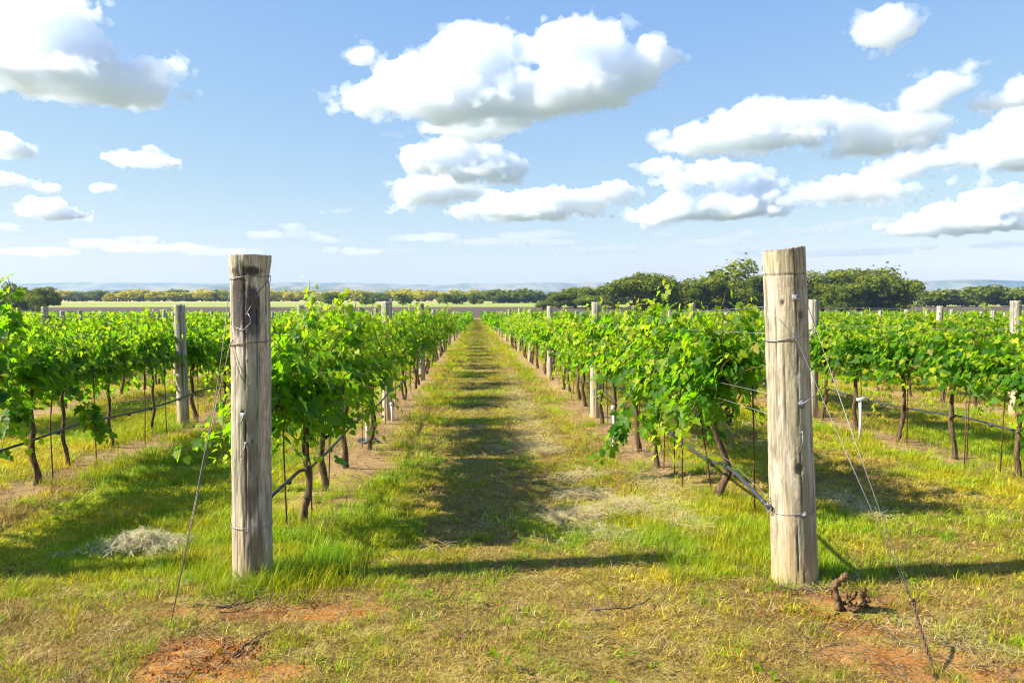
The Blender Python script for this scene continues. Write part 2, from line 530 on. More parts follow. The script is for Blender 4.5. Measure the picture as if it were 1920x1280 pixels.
# ------------------------------------------------------------------ wooden posts
def post_mesh(name, h, r0, r1, seed, knots=(), stains=(), base=(.50, .42, .29), nth=128, nz=400, flare=None, cuts=(), grey=.5, bury=.25, tilt_top=0.0):
    """Round post along +Z, weathered: grain, drying cracks, knots, stains all worked into mesh and colour."""
    th = np.arange(nth) * 2 * np.pi / nth
    zz = np.linspace(-bury, h, nz)
    T, Z = np.meshgrid(th, zz, indexing='ij')
    Rr = r0 + (r1 - r0) * np.clip(Z / h, 0, 1)
    rm = (r0 + r1) / 2
    cx, sy = np.cos(T), np.sin(T)
    s = seed * 7.7
    arc = T * rm
    # grain coordinate is bent round the knots
    gx = np.zeros_like(T); ring = np.zeros_like(T); core = np.zeros_like(T); knot_w = np.zeros_like(T)
    for (kt, kz, ks) in knots:
        dt = (T - kt + np.pi) % (2 * np.pi) - np.pi
        d = np.sqrt((dt * rm) ** 2 + ((Z - kz) * .62) ** 2) + .006 * (fbm(cx * 9 + s, sy * 9, Z * 9, 3) - .5)
        w = np.exp(-(d / ks) ** 2)
        ring = ring + w * np.sin(d / ks * 26); knot_w = np.maximum(knot_w, w); core = np.maximum(core, sstep(ks * .26, ks * .16, d))
    g = fbm(cx * 5.5 + s, sy * 5.5, Z * .9 + s, 4, .55)
    fine = fbm(cx * 22 + s, sy * 22, Z * 4.5, 4, .6)
    fine2 = fbm(cx * 34 + s, sy * 34, Z * 9, 3, .6)
    wavy = np.sin((g * 26 + fbm(cx * 2 + s, sy * 2, Z * 2.4, 3) * 16)) * .5 + .5      # cathedral grain figure
    wavy = wavy * (1 - knot_w) + (ring * .5 + .5) * knot_w
    cont = np.sin(fbm(cx * 1.5 + s, sy * 1.5, Z * 1.5 + s, 3, .45) * 95 + 2.5 * fine) * .5 + .5
    blot = fbm(cx * 3.4 + s, sy * 3.4, Z * 5.5, 5, .6)
    lines = np.maximum(sstep(.72, .98, wavy), .8 * sstep(.62, .95, cont) * (1 - knot_w))
    crack = np.zeros_like(T)
    rng = np.random.RandomState(seed)
    for i in range(26):
        c0 = rng.uniform(0, 2 * np.pi); z0 = rng.uniform(-.1, h); ln = rng.uniform(.15, .9) if i > 6 else 2.2; wd = rng.uniform(.0016, .0036)
        dd = (T - c0 - .05 * (fbm(Z * 3 + i * 9, s, 0, 3) - .5) - .03 * np.sin(Z * 2 + i) + np.pi) % (2 * np.pi) - np.pi
        crack = np.maximum(crack, sstep(wd * 1.7, wd * .3, np.abs(dd) * rm) * sstep(ln, ln * .6, np.abs(Z - z0)) * sstep(.30, .55, fbm(Z * 5 + i * 3, s, 2, 3)))
    patch = fbm(cx * 2.2 + s, sy * 2.2, Z * 2.2 + s, 4)
    C = np.array(base)[None, None] * np.ones(T.shape + (1,))
    gr = np.array([.42, .40, .37]) * 1.0
    C = C * (1 - grey * sstep(.3, .7, patch)[..., None]) + gr * grey * sstep(.3, .7, patch)[..., None]
    C = C * (.45 + 1.0 * np.clip(fine + .25 * (fine2 - .5), 0, 1)[..., None])
    C = C * (1 - .55 * lines[..., None] * (.4 + .6 * g[..., None]))
    C = C * (.30 + 1.35 * blot[..., None]); bl = .40 * sstep(.54, .70, fbm(cx * 4 + s, sy * 4, Z * 3.2 + 9, 5, .6)); C = C * (1 - bl[..., None]) + np.array([.62, .58, .50]) * bl[..., None]
    alg = sstep(.55, .72, fbm(cx * 1.8 + s + 5, sy * 1.8, Z * 1.3 + 3, 4)) * .5
    C = C * (1 - alg[..., None]) + np.array([.22, .25, .13]) * alg[..., None]
    low = sstep(.32, .02, Z + .2 * (patch - .5))
    C = C * (1 - .55 * low[..., None]) + np.array([.50, .33, .14]) * .55 * low[..., None]
    for (st, sz, sw, sh, amt, colr) in stains:
        dt = ((T - st + np.pi) % (2 * np.pi) - np.pi) * rm
        d = np.sqrt((dt / sw) ** 2 + ((Z - sz) / sh) ** 2) + 1.3 * (fbm(cx * 5 + s, sy * 5, Z * 5, 4) - .5) + .7 * (fine - .5)
        f = amt * sstep(1.2, .75, d)
        C = C * (1 - f[..., None]) + np.array(colr) * f[..., None]
    C = C * (1 - .85 * np.maximum(crack, .8 * core)[..., None])
    rad = Rr * (1 + .055 * (fbm(cx * 1.3 + s, sy * 1.3, Z * 1.6, 3) - .5)) + .0035 * (fine - .5) - .0028 * lines * .6 - .006 * crack - .006 * core + .004 * knot_w + .006 * (blot - .5)
    if flare:
        zt, f_out, f_in = flare                   # hour-glass head: notch at zt, flaring to the top
        rad = rad * (1 + f_out * sstep(zt, h, Z) * (Z > zt)) - f_in * np.exp(-((Z - zt) / .03) ** 2)
    for (cz, cdp, cw) in cuts:
        m = np.exp(-((Z - cz - .004 * np.sin(T)) / cw) ** 2)
        rad = rad - cdp * m
        C = C * (1 - .6 * np.exp(-((Z - cz - .004 * np.sin(T)) / (cw * .7)) ** 2)[..., None])
    bx_ = .010 * (fbm(Z * 1.1, s, 3, 2) - .5); by_ = .010 * (fbm(Z * 1.1, s + 8, 3, 2) - .5)
    zj = Z + tilt_top * cx * (Z > h - .002) + np.where(Z > h - .002, .008 * (fine - .5) + .022 * (fbm(cx * 2.6 + s, sy * 2.6, 4, 3) - .55), 0)
    V = np.stack([rad * cx + bx_, rad * sy + by_, zj], -1).reshape(-1, 3)
    Cc = C.reshape(-1, 3)
    i = np.arange(nth)[:, None]; j = np.arange(nz - 1)[None]
    q = np.stack([i * nz + j, ((i + 1) % nth) * nz + j, ((i + 1) % nth) * nz + j + 1, i * nz + j + 1], -1).reshape(-1, 4)
    # end grain on top: concentric rings
    nr = 14
    tv = []; tc = []
    top = V.reshape(nth, nz, 3)[:, -1]
    for r_ in range(1, nr + 1):
        f = 1 - r_ / nr if r_ < nr else 0.0005
        p = top * np.array([f, f, 1]); p[:, 2] = h + (top[:, 2] - h) * f - .004 * vnoise(p[:, 0] * 60, p[:, 1] * 60, s)
        tv.append(p); tc.append(np.tile(np.array([.30, .25, .18]) * (.75 + .4 * ((r_ % 2))), (nth, 1)))
    n0 = len(V)
    prev = np.arange(nth) * nz + nz - 1
    tf = []
    for r_ in range(nr):
        cur = n0 + r_ * nth + np.arange(nth)
        tf.append(np.stack([prev, np.roll(prev, -1), np.roll(cur, -1), cur], 1)); prev = cur
    V = np.concatenate([V] + tv); Cc = np.concatenate([Cc] + tc)
    return np_mesh(name, V, [q] + tf, {'Col': np.clip(Cc, .01, .9)}, True, [M_POST])


def axis_matrix(a, b):
    z = (b - a).normalized(); x = Vector((1, 0, 0)); x = (x - z * x.dot(z)).normalized(); y = z.cross(x)
    return Matrix(((x.x, y.x, z.x, a.x), (x.y, y.y, z.y, a.y), (x.z, y.z, z.z, a.z), (0, 0, 0, 1)))


FACE = -math.pi / 2                                 # angle of the side that looks at the camera


def band(parent, z, r, rad=.0022, sag=0.0, tilt=0.0, name='wire_band', mat=None, wob=.003):
    m = MB(); a = np.linspace(0, 2 * np.pi, 49)
    m.tube([(r * math.cos(t), r * math.sin(t), z + tilt * math.cos(t) + wob * math.sin(3 * t)) for t in a], rad, 5, False)
    return put(name, m.mesh(name, mat or M_WIRE), parent)


def plate(parent, th, z, r, size=.033, tail=None, rot=0.0):
    """Zinc wire anchor: square plate nailed to the post, wire tail hanging out of it."""
    c = Vector((math.cos(th), math.sin(th), 0)); s_ = Vector((-math.sin(th), math.cos(th), 0)); u = Vector((0, 0, 1))
    ca, sa = math.cos(rot), math.sin(rot)
    a_ = s_ * ca + u * sa; b_ = u * ca - s_ * sa
    m = MB(); rotm = Matrix((a_, c, b_)).transposed()
    m.box(c * (r + .004) + u * z, (size, .003, size), rotm)
    m.tube([c * (r + .004) + u * z, c * (r + .012) + u * z], [.006, .0045], 8)
    pl = put('anchor_plate', m.mesh('anchor_plate', M_TAGW), parent)
    if tail:
        t = MB(); t.tube([c * (r + .010) + u * z] + [c * (r + o) + s_ * x + u * (z + d) for x, d, o in tail], .0022, 5)
        put('wire_tail', t.mesh('wire_tail', M_WIRE), pl)
    return pl


A_L = G(473, 1088); A_R = G(1490, 1088)
B_L = P(468.5, 478, A_L.y); B_R = P(1469, 467, A_R.y)
H_L = (B_L - A_L).length; H_R = (B_R - A_R).length
DARK = (.035, .030, .032)
me = post_mesh('end_post', H_L, .108, .104, 3, knots=[(FACE - .15, .955, .05), (FACE + .1, 1.235, .02), (FACE + .3, .80, .03)],
               stains=[(FACE + .4, 1.0, .04, .30, .5, (.27, .30, .20)), (FACE - .5, .7, .05, .30, .45, (.27, .29, .20)), (FACE + .05, H_L - .088, .10, .028, .96, DARK), (FACE - .28, H_L - .22, .052, .19, .98, DARK), (FACE + .34, H_L - .275, .052, .085, .97, DARK), (FACE - .02, H_L - .32, .09, .12, .85, (.07, .065, .075)),
                       (FACE + .15, .85, .05, .13, .6, (.15, .14, .10)), (FACE + .15, .62, .055, .16, .6, (.16, .14, .10)), (FACE + .2, .45, .035, .10, .65, (.12, .095, .06)), (FACE + .5, .18, .05, .16, .75, (.13, .085, .045)),
                       (FACE - .1, 1.02, .03, .22, .5, (.20, .25, .13)), (FACE - .2, H_L - .03, .012, .07, .6, (.20, .30, .2))],
               flare=(H_L - .125, .10, .004), grey=.45, base=(.54, .455, .325))
for v in (me,): pass
PL = put('end_post', me); PL.matrix_world = axis_matrix(A_L, B_L)
tag(PL, 'weathered round end post with flared top and black burn marks, left of the lane', 'post', 'end posts')
band(PL, H_L - .122, .1085, tilt=.008); band(PL, H_L - .475, .111, .003, tilt=.012, mat=M_DARKWIRE); band(PL, .325, .1125, .0018)
plate(PL, FACE - .08, H_L - .865, .107, tail=[(-.012, -.03, .008), (-.03, -.06, .006)])
plate(PL, FACE + .02, H_L - 1.015, .107, .016, tail=[(-.012, -.04, .008), (-.028, -.075, .005)])
m = MB(); m.tube([(.018, -.112, H_L - .315), (.032, -.12, H_L - .335), (.034, -.118, H_L - .365), (-.005, -.116, H_L - .405), (-.05, -.105, H_L - .39)], .0024, 5)
put('bent_wire_hook', m.mesh('bent_wire_hook', M_WIRE), PL)
m = MB(); a_ = np.linspace(0, 2 * np.pi, 14); m.tube([(.104 + .012 * math.cos(t), -.02, H_L - .13 + .02 * math.sin(t)) for t in a_], .0022, 5)
put('wire_loop', m.mesh('wire_loop', M_WIRE), PL)

me = post_mesh('end_post', H_R, .124, .110, 8, knots=[(FACE - .02, .655, .10), (FACE + .22, 1.0, .07), (FACE + .35, 1.48, .07), (FACE - .5, 1.55, .05)],
               stains=[(FACE - .3, 1.2, .03, .4, .35, (.34, .33, .20)), (FACE + .3, .4, .03, .25, .45, (.26, .22, .13)), (FACE - .6, .3, .03, .2, .4, (.45, .30, .14)), (FACE, H_R - .07, .2, .05, .35, (.30, .25, .12))],
               cuts=[(H_R - .135, .004, .006)], grey=.28, base=(.455, .385, .265), tilt_top=.010)
PR = put('end_post', me); PR.matrix_world = axis_matrix(A_R, B_R)
tag(PR, 'pale thick end post with a saw cut near its top, right of the lane', 'post', 'end posts')
band(PR, H_R - .478, .1165, .003, tilt=.012); band(PR, .405, .1225, .0026)
plate(PR, FACE + .1, H_R - .265, .112, .036, tail=[(.03, -.02, .010), (.06, -.045, .004)], rot=.05)
plate(PR, FACE + .22, H_R - .83, .116, .034, tail=[(.04, .02, .012), (.085, .05, .02)], rot=.5)
plate(PR, FACE + .18, H_R - .985, .117, .014, tail=[(-.004, -.05, .014), (-.03, -.115, .008)])
plate(PR, FACE + .16, .405, .1215, .026, rot=.7)
m = MB(); m.tube([(.108, -.02, H_R - .29), (.112, -.025, H_R - .345), (.085, -.075, H_R - .375), (.04, -.108, H_R - .39)], .0022, 5)
put('wire_tail', m.mesh('wire_tail', M_WIRE), PR)
m = MB(); rg = np.random.RandomState(4)
for i in range(4):
    a_ = np.linspace(0, 2 * np.pi, 12); c_ = (-.125 - .012 * i, -.02 + rg.uniform(-.02, .02), .44 + rg.uniform(-.03, .02)); r_ = rg.uniform(.012, .022); ti = rg.uniform(-1, 1)
    m.tube([(c_[0] + r_ * math.cos(t) * math.cos(ti), c_[1] + r_ * math.cos(t) * math.sin(ti), c_[2] + r_ * math.sin(t)) for t in a_], .0024, 5)
put('wire_coil', m.mesh('wire_coil', M_WIRE), PR)

# line posts further down the rows: a few weathered variants, then copies
post_vars = [post_mesh('trellis_post', 1.0, .077, .072, 20 + i, nth=40, nz=90, grey=.5, base=(.58, .51, .41), bury=.1,
                       knots=[(FACE + i, .4 + .1 * i, .06)], stains=[(FACE + i * .7, .8, .05, .1, .4, (.2, .2, .19)), (FACE - i, .3, .06, .2, .4, (.25, .24, .2))]) for i in range(4)]


def pix(x, y, z):
    v = Vector((x, y, z)) - CAM
    d = v.dot(FWD)
    if d <= .05: return (-9999, -9999, d)
    return (960 + FPX * v.dot(RIGHT) / d, 640 - FPX * v.dot(UP) / d, d)


def post_label(k, i):
    if abs(k) <= 2 and i <= 6:
        return f'grey round trellis post, {ORD[i]} from the front in the {row_name(k)}'
    if i <= 5:
        return f'grey trellis post top among the front vines of the {row_name(k)}'
    return f'small grey trellis post far down the {row_name(k)}'


cand = []
for k in ROW_IDS:
    for i in range(0, int((ROW_FAR - Y_END) / BAY) + 1):
        if i == 0 and abs(k) == 1: continue
        y = Y_END + BAY * i
        x = ROWX[k]
        px_, py_, d_ = pix(x, y, float(ground_z(x, y)) + 1.5)
        if i == 0 and k not in (-2, 2, -3, 3): continue                # hidden or outside the frame; the row -2 end post throws its shadow in
        if abs(k) in (2, 3) and i == 0 or -25 < px_ < 1945: cand.append((d_, k, i, x, y))
cand.sort()
rngp = np.random.RandomState(5)
far_posts = MB()
near_posts = 0
for d_, k, i, x, y in cand:
    gz = float(ground_z(x, y))
    xj = x + rngp.uniform(-.05, .05); yj = y + rngp.uniform(-.25, .25)
    h = rngp.uniform(1.62, 1.76) if abs(k) <= 2 else rngp.uniform(1.55, 1.68)
    if k == -2 and i == 1: xj, yj, h = G(344, 800).x, G(344, 800).y, 1.63
    if k == -1 and i == 1: xj, yj, h = G(728, 790).x, G(728, 790).y, 1.67
    if k == 1 and i == 1: xj, yj, h = G(1116, 786).x, G(1116, 786).y, 1.66
    if k == 2 and i == 1: xj, h = P(1527, 600, yj).x, 1.69
    lean = (rngp.normal(0, .018), rngp.normal(0, .018))
    if near_posts < 290:
        near_posts += 1
        o = put('trellis_post', post_vars[near_posts % 4], loc=(xj, yj, gz))
        o.scale = (1.0, 1.0, h) if abs(k) > 1 or i != 1 else (1.0, 1.0, h)
        o.rotation_euler = (lean[0], lean[1], rngp.uniform(0, 6.28))
        tag(o, post_label(k, i), 'post', 'line posts of the trellis')
        if i == 0: tag(o, f'grey wooden end post at the front of the {row_name(k)}')
    else:
        far_posts.tube([(xj, yj, gz), (xj, yj, gz + h)], .08, 6, col=(.38, .37, .35))
if far_posts.V:
    tag(put('distant_posts', far_posts.mesh('distant_posts', [M_POST])), 'many tiny grey trellis posts at the far end of the vineyard', 'posts', kind='stuff')

# ------------------------------------------------------------------ grapevines
_half = [(0, 0), (.20, -.14), (.43, -.10), (.52, .10), (.40, .24), (.60, .50), (.36, .56), (.27, .62), (.19, .84), (0, 1.02)]
LEAF0 = np.array([(0, .28)] + _half + [(-u, v) for u, v in _half[-2:0:-1]])
_hl = [(0, -.02), (.42, -.10), (.56, .38), (.28, .70), (0, 1.0)]
LEAF1 = np.array([(0, .3)] + _hl + [(-u, v) for u, v in _hl[-2:0:-1]])


def leaves_to_mesh(Pn, T, N, S, tint, tmpl, fold, droop, rng):
    """Place n copies of a leaf outline: tip direction T, face normal N, size S."""
    T = T / (np.linalg.norm(T, axis=1)[:, None] + 1e-9)
    N = N - T * (N * T).sum(1)[:, None]; N /= np.linalg.norm(N, axis=1)[:, None] + 1e-9
    B = np.cross(T, N)
    u = tmpl[:, 0][None]; v = tmpl[:, 1][None]
    f = fold[:, None]; dr = droop[:, None]
    w = f * np.abs(u) * 1.2 - dr * (v ** 2) * .5 + .05 * np.sin(u * 9 + v * 7 + rng.uniform(0, 6, len(S))[:, None])
    V = Pn[:, None] + S[:, None, None] * (u[..., None] * B[:, None] + (v - .05)[..., None] * T[:, None] + w[..., None] * N[:, None])
    k = len(tmpl); m = k - 1
    tri = np.stack([np.zeros(m, int), 1 + np.arange(m), 1 + (np.arange(m) + 1) % m], 1)
    F = (np.arange(len(S))[:, None, None] * k + tri[None]).reshape(-1, 3)
    old = (rng.rand(len(S), 1) < .025) * rng.uniform(.3, .9, (len(S), 1)) * (tmpl.shape[0] > 6)
    col = np.repeat(np.concatenate([tint, old], 1), k, axis=0)
    return V.reshape(-1, 3), F, col


def grow(rng, L=1.5, n_sh=44, z0=1.0, spread=1.0, up=1.0, tall=4, low=5):
    """Shoots of one sprawling vine along Y. Returns shoot polylines and leaf arrays."""
    shoots = []; lp = []; lt = []; ln = []; ls = []; tint = []
    for i in range(n_sh):
        y0 = rng.uniform(-L / 2, L / 2); side = rng.choice([-1, 1])
        kind = 'tall' if i < tall else ('low' if i < tall + low else 'n')
        p = np.array([rng.normal(0, .05), y0, z0 + rng.normal(0, .05)])
        if kind == 'tall': d = np.array([side * rng.uniform(0, .25), rng.normal(0, .2), 1.0]); ln_ = rng.uniform(.50, .85); g = .012
        elif kind == 'low': d = np.array([side * rng.uniform(.3, .7), rng.normal(0, .45), .25]); ln_ = rng.uniform(.5, .85); g = .16
        else: d = np.array([side * rng.uniform(.05, .55) * spread, rng.normal(0, .35), rng.uniform(.5, 1.0) * up]); ln_ = rng.uniform(.35, .72); g = rng.uniform(.03, .10)
        d /= np.linalg.norm(d)
        step = .034; n = int(ln_ / step); pts = [p.copy()]
        for j in range(n):
            d = d + rng.normal(0, .10, 3) + np.array([0, 0, -g]); d /= np.linalg.norm(d)
            p = p + d * step
            if p[2] < .68 and kind != 'low': p[2] = .68 + rng.uniform(0, .08)
            if p[2] < .15: break
            pts.append(p.copy()); s = j / n
            out = np.array([np.sign(p[0] + .001) * (.35 + abs(p[0])), rng.normal(0, .6), rng.uniform(-.35, .25)])
            sd = np.cross(d, [0, 0, 1.0]) * (1 if j % 2 else -1)
            pet = out * .5 + sd * .8 + rng.normal(0, .35, 3); pet /= np.linalg.norm(pet)
            lp.append(p + pet * rng.uniform(.03, .085)); lt.append(pet * .7 + np.array([0, 0, -.75]) + rng.normal(0, .28, 3))
            ln.append(np.array([np.sign(p[0]) * .45, 0, .75]) + pet * .35 + rng.normal(0, .38, 3))
            sz = .088 * (1 - .55 * s ** 1.6) * rng.uniform(.6, 1.22); ls.append(sz)
            tint.append((np.clip(rng.normal(.45, .30), 0, 1), np.clip((s - .45) * 1.8, 0, 1) * rng.uniform(.4, 1)))
        shoots.append(np.array(pts))
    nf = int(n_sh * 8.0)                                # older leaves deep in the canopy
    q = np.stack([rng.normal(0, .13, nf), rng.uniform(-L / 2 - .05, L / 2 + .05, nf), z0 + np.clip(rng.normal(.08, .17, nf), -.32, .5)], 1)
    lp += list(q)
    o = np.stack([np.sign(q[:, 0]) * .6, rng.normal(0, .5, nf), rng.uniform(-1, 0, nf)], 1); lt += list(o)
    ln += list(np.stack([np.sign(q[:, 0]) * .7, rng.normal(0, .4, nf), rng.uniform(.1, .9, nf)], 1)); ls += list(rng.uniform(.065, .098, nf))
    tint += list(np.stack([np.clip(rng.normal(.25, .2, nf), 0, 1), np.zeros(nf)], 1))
    return shoots, np.array(lp), np.array(lt), np.array(ln), np.array(ls), np.array(tint)


def trunk_mb(rng, H=.92, lean=0.0, double=False, L=1.5, r=.022):
    m = MB()
    for q in range(2 if double else 1):
        n = 16; z = np.linspace(-.05, H, n)
        ph = rng.uniform(0, 6, 4); b = rng.uniform(.008, .032)
        x = b * np.sin(z * 5 + ph[0]) + .011 * np.sin(z * 14 + ph[1]) + lean * (z / H - 1) * .3
        y = b * np.sin(z * 4 + ph[2]) + .011 * np.sin(z * 13 + ph[3]) + (q * .12 - .06) * (1 - z / H) * double
        x -= x[-1]; y -= y[-1]
        rr = r * (1.25 - .35 * z / H + .25 * np.exp(-z / .06)) * (1 + .22 * (rng.rand(n) - .5)) * (.75 if double else 1)
        m.tube(np.stack([x, y, z], 1), rr, 9, True, .22, rng)
    for s in (-1, 1):                                   # cordon arms
        n = 10; t = np.linspace(0, 1, n)
        m.tube(np.stack([.02 * np.sin(t * 7 + s), s * t * L * .52, H - .05 + .06 * np.sin(t * 2.2) + .012 * np.sin(t * 17)], 1), r * .72 * (1 - .45 * t) * (1 + .3 * (rng.rand(n) - .5)), 7, True, .2, rng)
    return m


def vine_meshes(seed, lod, **kw):
    rng = np.random.RandomState(seed)
    sh, lp, lt, ln, ls, ti = grow(rng, **kw)
    n = len(ls)
    V, F, C = leaves_to_mesh(lp, lt, ln, ls * (1.0 if lod == 0 else 1.12), ti, LEAF0 if lod == 0 else LEAF1, rng.uniform(-.05, .45, n), rng.uniform(0, .6, n), rng)
    fol = np_mesh('foliage', V, [F], {'Col': C}, False, [M_LEAF])
    m = MB()
    for s in sh:
        if len(s) > 3: m.tube(s[::2] if lod else s, np.linspace(.0045, .0015, len(s[::2] if lod else s)), 4, False)
    can = m.mesh('shoots', M_CANE)
    tr = trunk_mb(rng, kw.get('z0', 1.0), double=rng.rand() < .22 and seed < 400, L=kw.get('L', 1.5)).mesh('trunk', M_BARK)
    return fol, can, tr


NEAR = [vine_meshes(100 + i, 0, n_sh=[44, 34, 40, 28, 42, 34][i], tall=[5, 2, 4, 2, 5, 3][i], low=3, L=[1.0, .8, 1.0, .7, .95, .75][i]) for i in range(6)]
MID = [vine_meshes(200 + i, 1, n_sh=[34, 26, 30, 22, 30][i], tall=[4, 2, 3, 1, 3][i], low=2, L=[.95, .75, .9, .65, .8][i]) for i in range(5)]


def one_mesh_vine(seed):
    """Small distant vine: foliage and trunk in one mesh (two materials)."""
    rng = np.random.RandomState(seed)
    sh, lp, lt, ln, ls, ti = grow(rng, n_sh=30, tall=2, low=2)
    keep = rng.rand(len(ls)) < .75
    lp, lt, ln, ls, ti = lp[keep], lt[keep], ln[keep], ls[keep] * 1.35, ti[keep]
    V, F, C = leaves_to_mesh(lp, lt, ln, ls, ti, LEAF1[[0, 2, 3, 5, 7, 8]], rng.uniform(0, .4, len(ls)), rng.uniform(0, .5, len(ls)), rng)
    t = trunk_mb(rng, 1.0, double=rng.rand() < .3); TV = np.concatenate(t.V); TF = [np.concatenate(f) for f in t.F.values()]
    fs = [F] + [f + len(V) for f in TF]
    mi = np.concatenate([np.zeros(len(F), int)] + [np.ones(len(f), int) for f in TF])
    return np_mesh('grapevine', np.concatenate([V, TV]), fs, {'Col': np.concatenate([C, np.zeros((len(TV), 3))])}, False, [M_LEAF, M_BARK], mi)


FARV = [one_mesh_vine(300 + i) for i in range(6)]


def vine_label(k, j, y):
    rn = row_name(k)
    if abs(k) <= 2 and j <= 18:
        ex = {-1: 'leafy sprawling grapevine', 1: 'dense sunlit grapevine', -2: 'bushy grapevine', 2: 'bright green grapevine'}[k]
        return f'{ex}, {ORD[j + 1]} from the front in the {rn}'
    if abs(k) <= 2:
        return f'small grapevine in the far stretch of the {rn}'
    return f'leafy grapevine in the {rn}' if y < 30 else f'small distant grapevine in the {rn}'


rngv = np.random.RandomState(11)
V_SP = 1.02
vc = []
FIRST = {-1: 5.6, 1: 6.45, -2: 5.1, 2: 5.9}
for k in ROW_IDS:
    y = FIRST.get(k, 5.5 + .6 * math.sin(k * 5)); j = 0
    while y < ROW_FAR:
        x = ROWX[k]
        px_, py_, d_ = pix(x, y, float(ground_z(x, y)) + 1.0)
        mar = 1300 / max(d_, 1) + 20
        vis = -mar < px_ < 1920 + mar
        shade = k in (-2,) and y < 12
        if vis or shade: vc.append((d_ if vis else d_ + 3, k, j, x, y, vis))
        y += V_SP * (1 + .05 * math.sin(j * 3.7 + k)); j += 1
vc.sort()
n_ind = 0
stuffV = []
for d_, k, j, x, y, vis in vc:
    if not vis and not (k == -2): continue
    if (k == -1 and j >= 4 and (j % 3 == 0)) or (j > 3 and k != 2 and rngv.rand() < .07): continue          # missing vines leave gaps
    x = x + rngv.normal(0, .03); gz = float(ground_z(x, y))
    flip = rngv.choice([0, math.pi]); rz = flip + rngv.normal(0, .05)
    s = rngv.uniform(.93, 1.06)
    if n_ind < 296:
        n_ind += 1
        lab = vine_label(k, j, y)
        if d_ < 34:
            lib = NEAR if d_ < 13 else MID
            f, c, t = lib[rngv.randint(len(lib))]
            if abs(k) == 1 and j < 3:
                f, c, t = vine_meshes(500 + j * 2 + k, 0, n_sh=[60, 40, 46][j], tall=[7, 4, 5][j], low=[7, 4, 4][j], spread=1.1, L=[1.3, .85, 1.0][j], z0=.96 if k < 0 else 1.0); rz = 0
                s = 1.0
            thin = (k == -2 and 8.0 < y < 10.7) or (k == -1 and 9.2 < y < 11.2)
            if thin: s *= .72
            if thin: x -= .26 if k == -2 else .10
            o = empty('grapevine', (x, y, gz), rz); o.scale = (s, 1, (s if s > .8 else s / .72) * rngv.uniform(.94, 1.01) * (.94 if abs(k) > 1 else 1))
            o.scale.y = 1.0 if abs(k) == 1 and j < 2 or abs(k) == 2 else ([1.0, .8, .95, .75, .9][(j * 2 + k) % 5] if k != -1 else .78)
            if k == 1 and j == 0:                     # this one has a bowed trunk
                tm = MB(); rq = np.random.RandomState(2); b_ = G(1338, 935); o.location = (x, b_.y, gz)
                q = np.array([tuple(P(a, bb, b_.y) - o.location) for a, bb in ((1336, 945), (1350, 915), (1366, 885), (1360, 855), (1346, 820), (1334, 785), (1326, 750), (1322, 715))])
                tt = np.linspace(0, 7, 22); q = np.stack([np.interp(tt, np.arange(8), q[:, i]) for i in range(3)], 1) / np.array([s, 1, 1])
                tm.tube(q, np.linspace(.034, .022, 22) * (1 + .35 * (rq.rand(22) - .5)), 10, True, .25, rq)
                tm.tube([tuple(q[-1]), (0, .1, 1.0), (.02, .6, 1.02)], [.022, .018, .01], 8, True, .2, rq); tm.tube([tuple(q[-1]), (-.02, -.3, 1.0)], [.02, .012], 8, True, .2, rq)
                t = tm.mesh('trunk', M_BARK)
            put('foliage', f, o); put('shoots', c, o); put('trunk', t, o)
        else:
            o = put('grapevine', FARV[rngv.randint(len(FARV))], loc=(x, y, gz)); o.rotation_euler = (0, 0, rz); o.scale = (s, [.72, .55, .66, .5, .6][(j * 2 + k) % 5], s * rngv.uniform(.85, .97))
        tag(o, lab, 'grapevine', 'grapevines trained in rows')
        if k == 1 and j == 0: VINE_R0 = o
        if k == -1 and j == 0: VINE_L0 = o
    else:
        stuffV.append((x, y, gz, d_))

# the vines past those: one far mass, coarser leaf clumps with distance
if stuffV:
    rng = np.random.RandomState(77)
    pp = []; ss = []
    for x, y, gz, d_ in stuffV:
        n = int(np.clip(3400 / d_, 26, 70)); sz = np.clip(.0042 * d_, .16, .42)
        q = np.stack([x + rng.normal(0, .26, n), y + rng.uniform(-.5, .5, n), gz + np.clip(rng.normal(1.06, .21, n), .6, 1.62)], 1)
        pp.append(q); ss.append(np.full(n, sz) * rng.uniform(.7, 1.2, n))
    pp = np.concatenate(pp); ss = np.concatenate(ss); n = len(ss)
    T = rng.normal(0, 1, (n, 3)) + np.array([0, 0, -.6]); N = rng.normal(0, .5, (n, 3)) + np.array([-.1, 0, .8])
    ti = np.stack([np.clip(rng.normal(.45, .25, n), 0, 1), np.clip((pp[:, 2] - ground_z(0, pp[:, 1]) - 1.2) * 1.2, 0, .7) * rng.rand(n)], 1)
    V, F, C = leaves_to_mesh(pp, T, N, ss, ti, np.array([(0, .4), (.45, 0), (.4, .7), (0, 1), (-.4, .7), (-.45, 0)]), rng.uniform(0, .4, n), rng.uniform(0, .5, n), rng)
    tag(put('distant_vine_rows', np_mesh('distant_vine_rows', V, [F], {'Col': C}, False, [M_LEAF])), 'mass of far vine rows merging into a green band', 'vines', kind='stuff')


